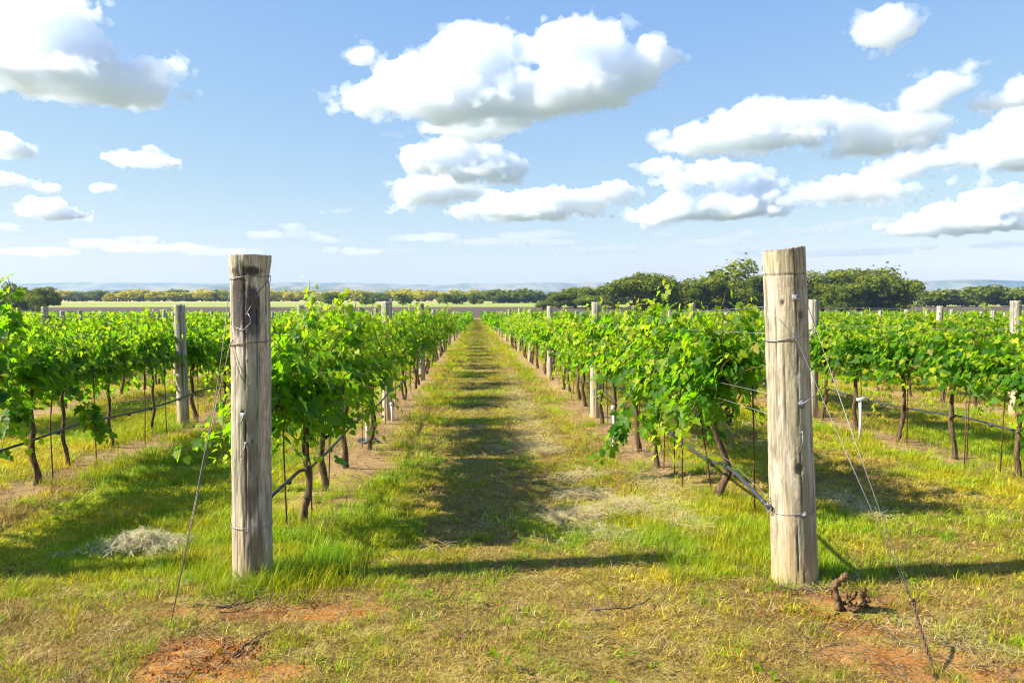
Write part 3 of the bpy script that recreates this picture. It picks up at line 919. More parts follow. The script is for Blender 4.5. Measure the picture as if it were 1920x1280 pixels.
# grapes hanging in the first vine right of the lane
def grapes(parent, loc, seed, n=46, ln=.15):
    rng = np.random.RandomState(seed); m = MB()
    bm_v = []; 
    for i in range(n):
        t = rng.rand(); w = .036 * (1 - t * .75)
        a = rng.uniform(0, 6.28); c = np.array([w * math.cos(a), w * math.sin(a), -t * ln]) + rng.normal(0, .003, 3)
        r = rng.uniform(.0075, .0095)
        la = np.linspace(0, np.pi, 6)[1:-1]; lo = np.arange(8) * np.pi / 4
        V = [c + [0, 0, r]] + [c + r * np.array([math.sin(p) * math.cos(q), math.sin(p) * math.sin(q), math.cos(p)]) for p in la for q in lo] + [c - [0, 0, r]]
        q4 = [[1 + u * 8 + v, 1 + (u + 1) * 8 + v, 1 + (u + 1) * 8 + (v + 1) % 8, 1 + u * 8 + (v + 1) % 8] for u in range(3) for v in range(8)]
        t3 = [[0, 1 + v, 1 + (v + 1) % 8] for v in range(8)] + [[33, 25 + (v + 1) % 8, 25 + v] for v in range(8)]
        m.add(V, [np.array(q4), np.array(t3)])
    o = put('grape_cluster', m.mesh('grape_cluster', M_GRAPE, True), parent, loc)
    st = MB(); st.tube([(0, 0, .05), (.004, 0, .02), (0, 0, -.05)], .003, 5); put('stalk', st.mesh('stalk', M_CANE), o)
    return o


for gi, (gx, gy, gd) in enumerate([(1311, 745, 5.92), (1352, 725, 6.1), (1368, 762, 6.2), (1296, 725, 5.98), (1250, 738, 6.4)]):
    w = P(gx, gy, gd) - VINE_R0.location
    grapes(VINE_R0, (w.x / VINE_R0.scale.x, w.y, w.z / VINE_R0.scale.z), gi)
for gi, (gx, gy, gd) in enumerate([(575, 818, 5.6), (610, 800, 5.9)]):
    w = P(gx, gy, gd) - VINE_L0.location
    grapes(VINE_L0, (w.x / VINE_L0.scale.x, w.y, w.z / VINE_L0.scale.z), 20 + gi, 26, .1)


# hanging and reaching sprays (parts of the vine they grow from)
def spray(parent, pts, seed, size=.095, per=.04, tip=.3):
    """A long leafy shoot along world points."""
    rng = np.random.RandomState(seed)
    pts = [Vector(p) for p in pts]; P_ = []
    for i in range(40):
        t = i / 39 * (len(pts) - 1); a = int(min(t, len(pts) - 2)); f = t - a
        p0 = pts[max(a - 1, 0)]; p1 = pts[a]; p2 = pts[a + 1]; p3 = pts[min(a + 2, len(pts) - 1)]
        P_.append(.5 * ((2 * p1) + (p2 - p0) * f + (2 * p0 - 5 * p1 + 4 * p2 - p3) * f * f + (3 * p1 - p0 - 3 * p2 + p3) * f ** 3))
    W = np.array([tuple(p) for p in P_]) - np.array(tuple(parent.location)); W /= np.array(tuple(parent.scale))
    m = MB(); m.tube(W, np.linspace(.005, .0015, 40), 5, False)
    so = put('cane', m.mesh('cane', M_CANE), parent)
    seg = np.linalg.norm(np.diff(W, axis=0), axis=1).sum(); n = int(seg / per) * 2
    t = np.sort(rng.uniform(0, 1, n)); ip = np.array([np.interp(t * 39, np.arange(40), W[:, i]) for i in range(3)]).T
    o = rng.normal(0, 1, (n, 3)); o[:, 2] *= .5; o /= np.linalg.norm(o, axis=1)[:, None]
    ls = size * (1 - .5 * t ** 2) * rng.uniform(.7, 1.2, n)
    V, F, C = leaves_to_mesh(ip + o * .05, o * .7 + np.array([0, 0, -.6]), o * .3 + np.array([-.2, -.3, .8]) + rng.normal(0, .35, (n, 3)), ls,
                             np.stack([np.clip(rng.normal(.45, .2, n), 0, 1), np.clip((t - .5) * 1.6, 0, 1) * tip * 2 * rng.rand(n)], 1), LEAF0, rng.uniform(0, .4, n), rng.uniform(0, .5, n), rng)
    put('foliage', np_mesh('foliage', V, [F], {'Col': C}, False, [M_LEAF]), so)


spray(VINE_L0, [P(520, 790, 5.5), P(450, 810, 5.3), P(390, 825, 5.1), P(335, 850, 5.0)], 1)
spray(VINE_L0, [P(540, 700, 5.6), P(470, 720, 5.4), P(420, 760, 5.3), P(400, 800, 5.25)], 2)
spray(VINE_L0, [P(560, 650, 5.8), P(575, 600, 5.7), P(590, 560, 5.7)], 3, .075, .03, .8)
spray(VINE_L0, [P(640, 650, 6.3), P(645, 600, 6.3), P(640, 553, 6.2)], 4, .08, .03, .8)
spray(VINE_L0, [P(655, 650, 6.4), P(663, 600, 6.4), P(668, 560, 6.3)], 5, .08, .03, .8)
spray(VINE_L0, [P(600, 780, 6.0), P(640, 790, 6.0), P(648, 820, 6.0)], 6, .1, .035, .1)
spray(VINE_R0, [P(1200, 700, 7.2), P(1165, 780, 7.1), P(1150, 830, 7.0), P(1110, 868, 6.9)], 7, .1, .03, .1)
spray(VINE_R0, [P(1250, 740, 6.8), P(1210, 790, 6.8), P(1225, 830, 6.8)], 8, .1, .03, .2)
spray(VINE_R0, [P(1330, 760, 6.4), P(1345, 800, 6.4), P(1325, 830, 6.4)], 9, .1, .03, .1)
spray(VINE_R0, [P(1390, 720, 5.9), P(1410, 690, 5.7), P(1408, 640, 5.6)], 10, .11, .03, .1)
spray(VINE_R0, [P(1390, 620, 6.2), P(1400, 590, 6.2), P(1395, 572, 6.1)], 11, .09, .025, .8)
spray(VINE_R0, [P(1215, 620, 7.4), P(1222, 590, 7.4), P(1228, 560, 7.3)], 12, .09, .025, .9)
spray(VINE_R0, [P(1265, 620, 7.0), P(1268, 595, 7.0), P(1272, 573, 6.9)], 13, .09, .025, .6)
for o_ in list(bpy.data.objects):
    if o_.get('label') == 'bushy grapevine, second from the front in the second row left of the lane': VL1 = o_
    if o_.get('label') == 'bright green grapevine, second from the front in the second row right of the lane': VR1 = o_
spray(VL1, [P(10, 640, 6.5), P(20, 580, 6.5), P(12, 518, 6.4)], 14, .1, .03, .6)
spray(VL1, [P(30, 760, 6.6), P(10, 800, 6.5), P(-5, 860, 6.4)], 15, .12, .03, .0)
spray(VL1, [P(150, 760, 7.4), P(165, 800, 7.4), P(205, 825, 7.2)], 16, .1, .03, .1)
spray(VR1, [P(1880, 780, 7.3), P(1890, 820, 7.2), P(1862, 868, 7.2)], 17, .1, .03, .1)


# ------------------------------------------------------------------ wires, hoses, stakes, risers
def wire(pts, r, label, mat, name='trellis_wire', cat='wire', group='trellis wires'):
    m = MB(); m.tube(pts, r, 5, True)
    return tag(put(name, m.mesh(name, mat)), label, cat, group)


LV = ['top', 'second', 'third', 'lowest']
HT = {-1: [1.52, 1.36, .98], 1: [1.53, 1.37, 1.02, .90], -2: [1.50, 1.33, .98], 2: [1.60, 1.36, 1.0]}
for k, hs in HT.items():
    for li, h in enumerate(hs):
        y0 = Y_END + (.05 if abs(k) == 1 else -.2)
        x0 = {-1: A_L.x, 1: A_R.x}.get(k, ROWX[k])
        if k == 1: x0 -= .06
        if k == -1: x0 += .05
        ys = np.concatenate([np.linspace(y0, 32, 60), np.linspace(34, 120, 44)])
        sag = .028 * np.sin(np.pi * ((ys - Y_END) % BAY) / BAY)
        xx = ROWX[k] + (x0 - ROWX[k]) * np.exp(-(ys - y0) / 2.0)
        pts = np.stack([xx, ys, ground_z(0, ys) + h - .02 * (ys > Y_END + 3) - sag * (1 + .5 * math.sin(li * 3 + k))], 1)
        nm = LV[li] if not (li == len(hs) - 1) else 'lowest'
        wire(pts, .0021, f'{nm} galvanised trellis wire of the {row_name(k)}', M_WIRE)
rt_h = PR.matrix_world.copy()
for k in (-1, 1, -2, 2, 3, -3):
    ys = np.concatenate([np.linspace(Y_END + (.10 if abs(k) == 1 else 0), 40, 120), np.linspace(41, 90, 30)])
    x0 = {-1: A_L.x + .05, 1: A_R.x - .12}.get(k, ROWX[k])
    xx = ROWX[k] + .04 + (x0 - ROWX[k] - .04) * np.exp(-(ys - Y_END) / 1.0)
    hh = {1: .44, -1: .42}.get(k, .44)
    sg = .05 * np.sin(np.pi * ((ys - Y_END) % (BAY / 2)) / (BAY / 2))
    pts = np.stack([xx, ys, ground_z(0, ys) + hh - sg * (ys > Y_END + 1)], 1)
    if k == 1: pts = np.concatenate([[tuple(rt_h @ Vector((-.128, -.03, .425)))], [tuple(rt_h @ Vector((-.145, .02, .445)))], pts[2:]])
    m = MB(); m.tube(pts, .0115, 8)
    h_ = tag(put('drip_hose', m.mesh('drip_hose', M_HOSE, True)), f'black drip irrigation hose hung low along the {row_name(k)}', 'hose', 'drip hoses')
    if abs(k) <= 2:
        em = MB()
        for yy in np.arange(Y_END + .6, 20, .75):
            i_ = np.argmin(np.abs(ys - yy)); em.box(pts[i_] + np.array([0, 0, -.012]), (.022, .035, .03))
        put('dripper', em.mesh('dripper', M_HOSE), h_)
    if abs(k) <= 2:
        wire(pts + np.array([-.01, 0, .055]), .0018, f'thin wire carrying the drip hose of the {row_name(k)}', M_WIRE, 'hose_wire')

rs = np.random.RandomState(9)
proto_stake = None
n_st = 0
for (d_, k, j, x, y, vis) in [v for v in vc if abs(v[1]) <= 2 and v[0] < 22 and v[5]]:
    m = MB(); hgt = rs.uniform(.95, 1.15)
    m.tube([(0, 0, -.05), (rs.normal(0, .01), rs.normal(0, .01), hgt * .5), (rs.normal(0, .02), rs.normal(0, .02), hgt)], .0055, 6)
    sx = x + rs.uniform(-.07, .07); sy = y + rs.choice([-1, 1]) * rs.uniform(.06, .2)
    o = put('vine_stake', m.mesh('vine_stake', M_RUST), loc=(sx, sy, float(ground_z(sx, sy))))
    tag(o, f'thin rusty stake beside the {ORD[j + 1] if j + 1 < len(ORD) else "far"} vine of the {row_name(k)}', 'stake', 'vine stakes')
    n_st += 1
for (bx, by, tx, ty, lab) in [(1415, 965, 1411, 715, 'rusty rod stake close beside the right end post'), (1336, 925, 1312, 780, 'leaning rusty rod stake beside the bent trunk'), (1808, 875, 1811, 750, 'rusty rod stake among the vines at far right'), (1265, 890, 1262, 770, 'upright rusty rod stake left of the bent trunk'),
                              (586, 972, 576, 830, 'rusty rod stake beside the first trunk left of the lane')]:
    b = G(bx, by); t = P(tx, ty, b.y); m = MB(); b0 = b - Vector((0, 0, .04))
    m.tube([b0, (b + t) / 2 + Vector((.004, 0, 0)), t], .0058, 6)
    tag(put('vine_stake', m.mesh('vine_stake', M_RUST)), lab, 'stake', 'vine stakes')


def riser(bx, by, hgt, lab, tee=False):
    b = G(bx, by); o = empty('irrigation_riser', b)
    m = MB(); m.tube([(0, 0, -.05), (.004, 0, hgt * .5), (-.008, 0, hgt)], .016, 10); put('pipe', m.mesh('pipe', M_PVC, True), o)
    m = MB()
    if tee: m.tube([(-.045, 0, hgt + .005), (.06, .01, hgt + .02)], .021, 10)
    else: m.tube([(-.008, 0, hgt - .03), (-.008, 0, hgt + .015)], .021, 10)
    put('pipe_cap', m.mesh('pipe_cap', M_PVC, True), o)
    tag(o, lab, 'water pipe', 'white irrigation risers')


riser(1612, 822, .46, 'white plastic riser pipe with a tee top, right of the right end post', True)
riser(688, 836, .40, 'white plastic riser pipe by the black box lid under the left vines')
riser(735, 793, .27, 'short white riser pipe at the foot of the second left post')
riser(1150, 850, .50, 'white riser pipe half hidden by leaves under the right vines')
b = G(692, 833); o = empty('valve_box', b, .3)
m = MB(); m.box((0, 0, .01), (.24, .30, .05)); put('box_rim', m.mesh('box_rim', M_BLACKPL), o)
m = MB(); m.box((0, 0, .045), (.20, .26, .018)); m.tube([(-.05, 0, .056), (.05, 0, .056)], .008, 6); put('lid', m.mesh('lid', M_BLACKPL), o)
tag(o, 'black plastic valve box lid lying on bare soil under the left vines', 'valve box')

# guy wires
def twist(a, b, r, n=60, turns=14, rad=.004):
    a = Vector(a); b = Vector(b); ax = (b - a).normalized(); u = ax.cross(Vector((1, 0, 0))).normalized(); w = ax.cross(u)
    return [[a.lerp(b, i / n) + (u * math.cos(i / n * turns * 6.28 + p) + w * math.sin(i / n * turns * 6.28 + p)) * rad for i in range(n + 1)] for p in (0, math.pi)]


rt = PR.matrix_world; lt_ = PL.matrix_world
anc = G(1768, 1288); knot = P(1711, 1128, 0); 
def on_line(px, py, a, b):
    """Point of segment a-b closest to the view ray through a photo pixel."""
    best = min((((pix(*a.lerp(b, t / 400))[0] - px) ** 2 + (pix(*a.lerp(b, t / 400))[1] - py) ** 2), t) for t in range(401))[1]
    return a.lerp(b, best / 400)


pr1 = rt @ Vector((.112, -.02, H_R - .30)); pr0 = rt @ Vector((-.112, -.02, H_R - .31)); prf = rt @ Vector((.005, -.119, H_R - .478))
kn = P(1711, 1128, 3.42)
go = empty('guy_wire', anc)
def child_wire(name, pl, r, mat):
    m = MB()
    for p_ in pl: m.tube([Vector(q) - anc for q in p_], r, 5)
    return put(name, m.mesh(name, mat), go)
child_wire('strand', [[pr1, pr1.lerp(kn, .5) + Vector((0, 0, -.01)), kn]], .0020, M_WIRE)
child_wire('strand', [[pr0, rt @ Vector((-.07, -.097, H_R - .38)), prf, prf.lerp(kn, .5) + Vector((0, 0, -.006)), kn]], .0018, M_WIRE)
child_wire('anchor_rod', twist(kn, anc - Vector((0, 0, .06)), .004, turns=7, rad=.0045), .0045, M_RUST)
kk = [kn + Vector((.012 * math.cos(t) , .006 * math.sin(2 * t), .014 * math.sin(t))) for t in np.linspace(0, 9, 26)]
child_wire('knot', [kk, [kn, kn + Vector((.02, 0, .02)), kn + Vector((.028, 0, .04))]], .0035, M_RUST)
tag(go, 'bright two strand guy wire from the right end post to a dark twisted rod', 'guy wire', 'guy wires')

anc = G(300, 1285)
pl1 = lt_ @ Vector((.106, -.03, H_L - .14)); plm = lt_ @ Vector((.02, -.109, H_L - .30)); pl2 = lt_ @ Vector((-.09, -.07, H_L - .49)); pl0 = lt_ @ Vector((-.109, -.02, H_L - .22))
kl = P(318, 1180, 3.75)
j1 = P(405, 760, 4.25)
go = empty('guy_wire', anc)
child_wire('strand', [[pl1, lt_ @ Vector((.075, -.082, H_L - .19)), plm, pl2, j1, j1.lerp(kl, .5), kl]], .0024, M_DARKWIRE)
child_wire('strand', [[pl0, pl0.lerp(j1, .5), j1 + Vector((-.006, 0, .02)), j1.lerp(kl, .5) + Vector((-.005, 0, 0)), kl]], .0022, M_DARKWIRE)
child_wire('anchor_rod', twist(kl, anc - Vector((0, 0, .06)), .004, turns=6, rad=.004), .0042, M_RUST)
kk = [kl + Vector((.010 * math.cos(t), .005 * math.sin(2 * t), .012 * math.sin(t))) for t in np.linspace(0, 9, 26)]
child_wire('knot', [kk], .003, M_RUST)
tag(go, 'dull two strand guy wire from the left end post down to red soil', 'guy wire', 'guy wires')

# ------------------------------------------------------------------ grass: tufts of blades strewn over the ground
def tuft(name, seed, nb, rad, hmin, hmax, width, lean, c_lo, c_hi, flat=0.0):
    rng = np.random.RandomState(seed); V = []; F = []; C = []
    for b in range(nb):
        a = rng.uniform(0, 6.283); r = rad * math.sqrt(rng.rand()); x0, y0 = r * math.cos(a), r * math.sin(a)
        h = rng.uniform(hmin, hmax); az = rng.uniform(0, 6.283) if rng.rand() < .5 else a + rng.normal(0, .6)
        l = abs(rng.normal(lean, .25)); w = width * rng.uniform(.6, 1.3)
        dx, dy = math.cos(az), math.sin(az); sx, sy = -dy, dx
        t = rng.rand(); c = np.array(c_lo) * (1 - t) + np.array(c_hi) * t
        n = 4; i0 = len(V); z0 = -.006
        for q in range(n):
            s = q / (n - 1)
            if flat:
                px_ = x0 + dx * h * (s - .5); py_ = y0 + dy * h * (s - .5); z = flat * (.3 + rng.rand() * .2 + .8 * math.sin(s * 3.1)) * (1 + .3 * b % 1)
                px_ += sx * .035 * h * math.sin(s * 2.5) * (1 if b % 2 else -1); py_ += sy * .035 * h * math.sin(s * 2.5) * (1 if b % 2 else -1)
            else:
                bend = l * s * s; px_ = x0 + dx * h * bend; py_ = y0 + dy * h * bend; z = z0 + h * s * (1 - .38 * min(l, 1.3) * s)
            ww = w * (1 - s ** 1.5) if not flat else w * .8
            if q == n - 1 and not flat: V.append((px_, py_, z)); C.append(c)
            else:
                V += [(px_ - sx * ww / 2, py_ - sy * ww / 2, z), (px_ + sx * ww / 2, py_ + sy * ww / 2, z)]; C += [c, c]
        for q in range(n - 2 if not flat else n - 1): F.append([i0 + 2 * q, i0 + 2 * q + 1, i0 + 2 * q + 3, i0 + 2 * q + 2])
        if not flat: F.append([i0 + 2 * n - 4, i0 + 2 * n - 3, i0 + 2 * n - 2, i0 + 2 * n - 2])
    V = np.array(V); quads = np.array([f for f in F if f[2] != f[3]]).reshape(-1, 4); tris = np.array([f[:3] for f in F if f[2] == f[3]]).reshape(-1, 3)
    return V, quads, tris, np.array(C)


def blade_material(name, trans=.35, a=(1, 1, 1), b=(1, 1, 1)):
    k = NT(name)
    c = k.attr('Col').outputs['Color']
    n = k.noise(k.pos(), 1.7, 4, .6)
    f = k.mix(k.ramp(n, .3, .7), a, b)
    c = k.mix(1.0, c, f, 'MULTIPLY')
    p = k.pbsdf(c, .55, .25)
    t = k.n('ShaderNodeBsdfTranslucent', {'Color': k.mix(1.0, c, (1.25, 1.15, .55), 'MULTIPLY')})
    return k.surf(k.n('ShaderNodeMixShader', {0: trans, 1: p, 2: t.outputs[0]}).outputs[0])


M_GRASS = blade_material('grass_blade', .42, (1.15, .95, .8), (.75, 1.05, .9))
M_DRY = blade_material('dry_grass_blade', .25, (1.1, 1.0, .9), (.8, .75, .7))
M_STRAW = blade_material('straw', .2)

KINDS = {   # per kind: mesh parameters
    'grass': [(30, .075, .035, .10, .0052, .7, (.13, .24, .004), (.58, .58, .026))] * 3 + [(28, .07, .03, .075, .0050, .9, (.26, .29, .006), (.72, .63, .040))] * 3,
    'tall_grass': [(42, .09, .10, .24, .0050, .65, (.13, .27, .005), (.44, .48, .012))] * 3,
    'dry_grass': [(30, .085, .02, .07, .0046, 1.1, (.10, .065, .014), (.58, .43, .14))] * 4 + [(30, .085, .02, .065, .0046, 1.0, (.13, .11, .010), (.50, .43, .075))] * 2,
}


def make_kind_collection(kind):
    c = bpy.data.collections.new(kind + '_tufts')
    for i, p in enumerate(KINDS[kind]):
        V, q, t, C = tuft(kind, 40 + i, *p)
        me = np_mesh(f'{kind}_tuft', V, [q, t], {'Col': C}, False, [M_GRASS if 'dry' not in kind else M_DRY])
        o = bpy.data.objects.new(f'{kind}_tuft_{i:02d}', me); c.objects.link(o)
    return c


def straw_collection():
    c = bpy.data.collections.new('straw_wisps')
    for i in range(4):
        V, q, t, C = tuft('straw', 60 + i, 11, .11, .04, .13, .0024, 0, (.44, .35, .14), (.70, .61, .36), flat=.008)
        o = bpy.data.objects.new(f'straw_wisp_{i:02d}', np_mesh('straw_wisp', V, [q], {'Col': C}, False, [M_STRAW])); c.objects.link(o)
    return c


def scatter(name, label, coll, pts, idx, rot, scl, cat):
    me = bpy.data.meshes.new(name); me.vertices.add(len(pts)); me.vertices.foreach_set('co', np.ascontiguousarray(pts, np.float32).ravel())
    a = me.attributes.new('pick', 'INT', 'POINT'); a.data.foreach_set('value', np.ascontiguousarray(idx, np.int32))
    a = me.attributes.new('turn', 'FLOAT_VECTOR', 'POINT'); a.data.foreach_set('vector', np.ascontiguousarray(rot, np.float32).ravel())
    a = me.attributes.new('size', 'FLOAT_VECTOR', 'POINT'); a.data.foreach_set('vector', np.ascontiguousarray(scl, np.float32).ravel())
    o = put(name, me)
    g = bpy.data.node_groups.new(name + '_scatter', 'GeometryNodeTree')
    g.interface.new_socket('Geometry', in_out='INPUT', socket_type='NodeSocketGeometry'); g.interface.new_socket('Geometry', in_out='OUTPUT', socket_type='NodeSocketGeometry')
    N = g.nodes.new; L = g.links.new
    gi = N('NodeGroupInput'); go_ = N('NodeGroupOutput'); ip = N('GeometryNodeInstanceOnPoints'); ci = N('GeometryNodeCollectionInfo')
    ci.inputs['Collection'].default_value = coll; ci.inputs['Separate Children'].default_value = True; ci.inputs['Reset Children'].default_value = True
    def na(nm, ty):
        n = N('GeometryNodeInputNamedAttribute'); n.data_type = ty; n.inputs['Name'].default_value = nm; return n.outputs['Attribute']
    L(gi.outputs[0], ip.inputs['Points']); L(ci.outputs[0], ip.inputs['Instance']); ip.inputs['Pick Instance'].default_value = True
    L(na('pick', 'INT'), ip.inputs['Instance Index']); e = N('FunctionNodeEulerToRotation'); L(na('turn', 'FLOAT_VECTOR'), e.inputs[0]); L(e.outputs[0], ip.inputs['Rotation'])
    L(na('size', 'FLOAT_VECTOR'), ip.inputs['Scale']); L(ip.outputs[0], go_.inputs[0])
    md = o.modifiers.new('scatter', 'NODES'); md.node_group = g
    return tag(o, label, cat, kind='stuff')


def strew():
    rng = np.random.RandomState(21)
    X = []; Y = []; S = []
    def zone(y0, y1, dens, sc, xlim=None):
        ym = y1; wl = 1.6 + .90 * ym; wr = 1.6 + .98 * ym
        if xlim: wl, wr = min(wl, -xlim[0]), min(wr, xlim[1])
        n = int((wl + wr) * (y1 - y0) * dens)
        x = rng.uniform(-wl, wr, n); y = rng.uniform(y0, y1, n)
        fx = (x - (.046 * y)) / y
        ok = (fx > -.95) & (fx < .98)
        X.append(x[ok]); Y.append(y[ok]); S.append(np.full(ok.sum(), sc))
    zone(2.7, 5, 420, .80); zone(5, 8, 300, .95); zone(8, 12, 170, 1.15); zone(12, 20, 70, 1.5); zone(20, 36, 26, 2.0, (-12, 14)); zone(36, 70, 12, 2.6, (-4, 5)); zone(70, 160, 8, 3.2, (-1.1, 1.6))
    x = np.concatenate(X); y = np.concatenate(Y); s = np.concatenate(S)
    b, d, st = cover(x, y); z = ground_z(x, y)
    nearw = sstep(30, 12, y) * sstep(14, 8, np.abs(x))
    z = z + nearw * (0.05 * (fbm(x * 1.3, y * 1.3, 2.0, 4) - 0.5) - .012 * b)
    u = rng.rand(len(x))
    keep = u > b * 1.02 - .02
    x, y, z, s, d, st = x[keep], y[keep], z[keep], s[keep], d[keep], st[keep]
    n = len(x); v = rng.rand(n)
    isdry = v < d * .92
    gm = fbm(x * .9 + 4, y * .8, 7, 3)
    idxg = np.where(rng.rand(n) < sstep(.35, .62, gm), rng.randint(3, 6, n), rng.randint(0, 3, n))
    idxd = np.where(rng.rand(n) < .62, rng.randint(0, 4, n), rng.randint(4, 6, n))
    rot = np.stack([rng.normal(0, .12, n), rng.normal(0, .12, n), rng.uniform(0, 6.28, n)], 1)
    hs = .55 + .65 * fbm(x * 2.2, y * 2.2, 11, 3)
    rdn = row_dist(x)
    hs = hs * (1 + .55 * sstep(.85, .35, rdn) * (y > Y_END - .3)) * (1 - .25 * sstep(1.1, .6, np.abs(x - .25)))
    s = s * rng.uniform(.8, 1.25, n)
    scl = np.stack([s, s, s * hs], 1)
    P3 = np.stack([x, y, z], 1)
    g = ~isdry
    scatter('grass', 'short green mown grass covering the lanes between the vine rows', make_kind_collection('grass'), P3[g], idxg[g], rot[g], scl[g], 'grass')
    scatter('dry_grass', 'short tan dry grass, thickest in front of the end posts', make_kind_collection('dry_grass'), P3[isdry], idxd[isdry], rot[isdry], scl[isdry] * np.array([1, 1, .9]), 'grass')
    # tall tufts: round the post feet and along the near rows
    T = []
    def clump(cx, cy, rx, ry, n, smin, smax):
        for i in range(n):
            T.append((cx + rng.normal(0, rx), cy + rng.normal(0, ry), rng.uniform(smin, smax)))
    clump(A_L.x + .02, A_L.y - .17, .14, .06, 16, .5, .85); clump(A_L.x + .32, A_L.y + .05, .16, .16, 34, .6, 1.0); clump(A_L.x - .2, A_L.y + .1, .18, .15, 16, .5, .8)
    clump(A_R.x - .42, A_R.y + .45, .22, .40, 50, .38, .68); clump(A_R.x + .2, A_R.y + .1, .12, .12, 12, .4, .7); clump(A_R.x - .05, A_R.y - .15, .1, .03, 5, .35, .55)
    clump(A_R.x - .55, A_R.y + 1.1, .25, .4, 30, .38, .62); clump(A_L.x + .55, A_L.y + .9, .22, .4, 24, .36, .58)
    for q in ((1195, 880), (610, 940), (1345, 935), (1110, 800)): g_ = G(*q); clump(g_.x, g_.y, .10, .10, 9, .5, .8)
    for i in range(170):
        yy = rng.uniform(5, 14); rr = ROWX[rng.choice([-1, 1, 2, -2])]; T.append((rr + rng.choice([-1, 1]) * rng.uniform(.25, .75), yy, rng.uniform(.3, .55)))
    for i in range(150):
        yy = rng.uniform(2.9, 5.5); T.append((rng.uniform(-.8, .85) * yy, yy, rng.uniform(.22, .42)))
    T = np.array(T); z = ground_z(T[:, 0], T[:, 1]) + 0.05 * (fbm(T[:, 0] * 1.3, T[:, 1] * 1.3, 2.0, 4) - 0.5); n = len(T)
    scatter('tall_grass', 'taller unmown grass tufts round the post feet and under the vines', make_kind_collection('tall_grass'), np.stack([T[:, 0], T[:, 1], z], 1), rng.randint(0, 3, n), np.stack([rng.normal(0, .1, n), rng.normal(0, .1, n), rng.uniform(0, 6.28, n)], 1), np.repeat(T[:, 2:3], 3, 1) * np.array([1, 1, 1.0]), 'grass')
    # loose straw and clippings
    n = 9000; x = rng.uniform(-6, 8, n); y = rng.uniform(2.7, 16, n)
    b, d, st = cover(x, y); pr = .03 + .12 * d + .10 * b
    k = rng.rand(n) < pr; x, y, st, b = x[k], y[k], st[k], b[k]
    ex = []
    for pp, wd, m_ in WINDROWS:
        g_ = np.array([GP(*q) for q in pp]); t = rng.uniform(0, len(g_) - 1, m_); i_ = np.minimum(t.astype(int), len(g_) - 2); f_ = (t - i_)[:, None]
        c_ = g_[i_] * (1 - f_) + g_[i_ + 1] * f_; wv = wd * (.35 + 1.3 * fbm(c_[:, 0] * 6, c_[:, 1] * 6, 2, 3))
        ex.append(c_ + rng.normal(0, 1, (m_, 2)) * wv[:, None])
    ex = np.concatenate(ex); x = np.concatenate([x, ex[:, 0]]); y = np.concatenate([y, ex[:, 1]])
    n = len(x); z = ground_z(x, y) + 0.05 * (fbm(x * 1.3, y * 1.3, 2.0, 4) - 0.5) + rng.uniform(.004, .030, n)
    s = rng.uniform(.6, 1.2, n) * np.where(y > 8, 1.4, np.where(y > 4.6, 1.15, .8))
    scatter('straw', 'pale straw and grass clippings lying on the turf', straw_collection(), np.stack([x, y, z], 1), rng.randint(0, 4, n), np.stack([rng.normal(0, .16, n), rng.normal(0, .16, n), rng.uniform(0, 6.28, n)], 1), np.stack([s, s, s], 1), 'straw')

    # brown stalks and prunings, thickest on the bare strips under the vines
    n = 16000; x = np.concatenate([rng.uniform(-5, 7, n // 2), np.array([ROWX[q] for q in (-1, 1, -2, 2)])[rng.randint(0, 4, n // 2)] + rng.normal(0, .3, n // 2)]); y = rng.uniform(2.7, 15, n)
    b, d, st = cover(x, y); k = rng.rand(n) < .10 + .35 * b + .10 * d; x, y = x[k], y[k]; n = len(x)
    c = bpy.data.collections.new('stalk_litter')
    for i in range(4):
        V, q, t, C = tuft('s', 160 + i, 5, .10, .04, .16, .0045, 0, (.06, .032, .014), (.34, .22, .11), flat=.010)
        c.objects.link(bpy.data.objects.new(f'stalk_litter_{i:02d}', np_mesh('stalk_litter', V, [q], {'Col': C}, False, [M_STRAW])))
    z = ground_z(x, y) + 0.05 * (fbm(x * 1.3, y * 1.3, 2.0, 4) - 0.5) + rng.uniform(.0, .02, n); s = rng.uniform(.6, 1.3, n)
    scatter('dead_stalks', 'brown dead stalks and prunings littering the bare strips and turf', c, np.stack([x, y, z], 1), rng.randint(0, 4, n), np.stack([rng.normal(0, .15, n), rng.normal(0, .15, n), rng.uniform(0, 6.28, n)], 1), np.stack([s, s, s], 1), 'litter')

    # small broadleaf weeds
    c = bpy.data.collections.new('weed_rosettes')
    for i in range(3):
        m_ = 11; a = rng.uniform(0, 6.28, m_); e = rng.uniform(.2, .9, m_); T_ = np.stack([np.cos(a), np.sin(a), e], 1)
        V, F, C = leaves_to_mesh(np.stack([np.cos(a) * .02, np.sin(a) * .02, np.full(m_, .02) + rng.uniform(0, .05, m_)], 1), T_, np.tile([0, 0, 1.0], (m_, 1)) + rng.normal(0, .2, (m_, 3)), rng.uniform(.018, .036, m_), np.stack([rng.uniform(.2, 1, m_), rng.uniform(0, .4, m_)], 1),
                                 np.array([(0, .4), (.2, .1), (.28, .5), (0, 1), (-.28, .5), (-.2, .1)]), rng.uniform(0, .5, m_), rng.uniform(0, .6, m_), rng)
        c.objects.link(bpy.data.objects.new(f'weed_rosette_{i}', np_mesh('weed_rosette', V, [F], {'Col': C}, False, [M_LEAF])))
    n = 70; y = 2.8 + 8 * rng.rand(n) ** 1.5; x = rng.uniform(-.75, .8, n) * y; z = ground_z(x, y) + 0.05 * (fbm(x * 1.3, y * 1.3, 2.0, 4) - 0.5); s = rng.uniform(.6, 1.5, n)
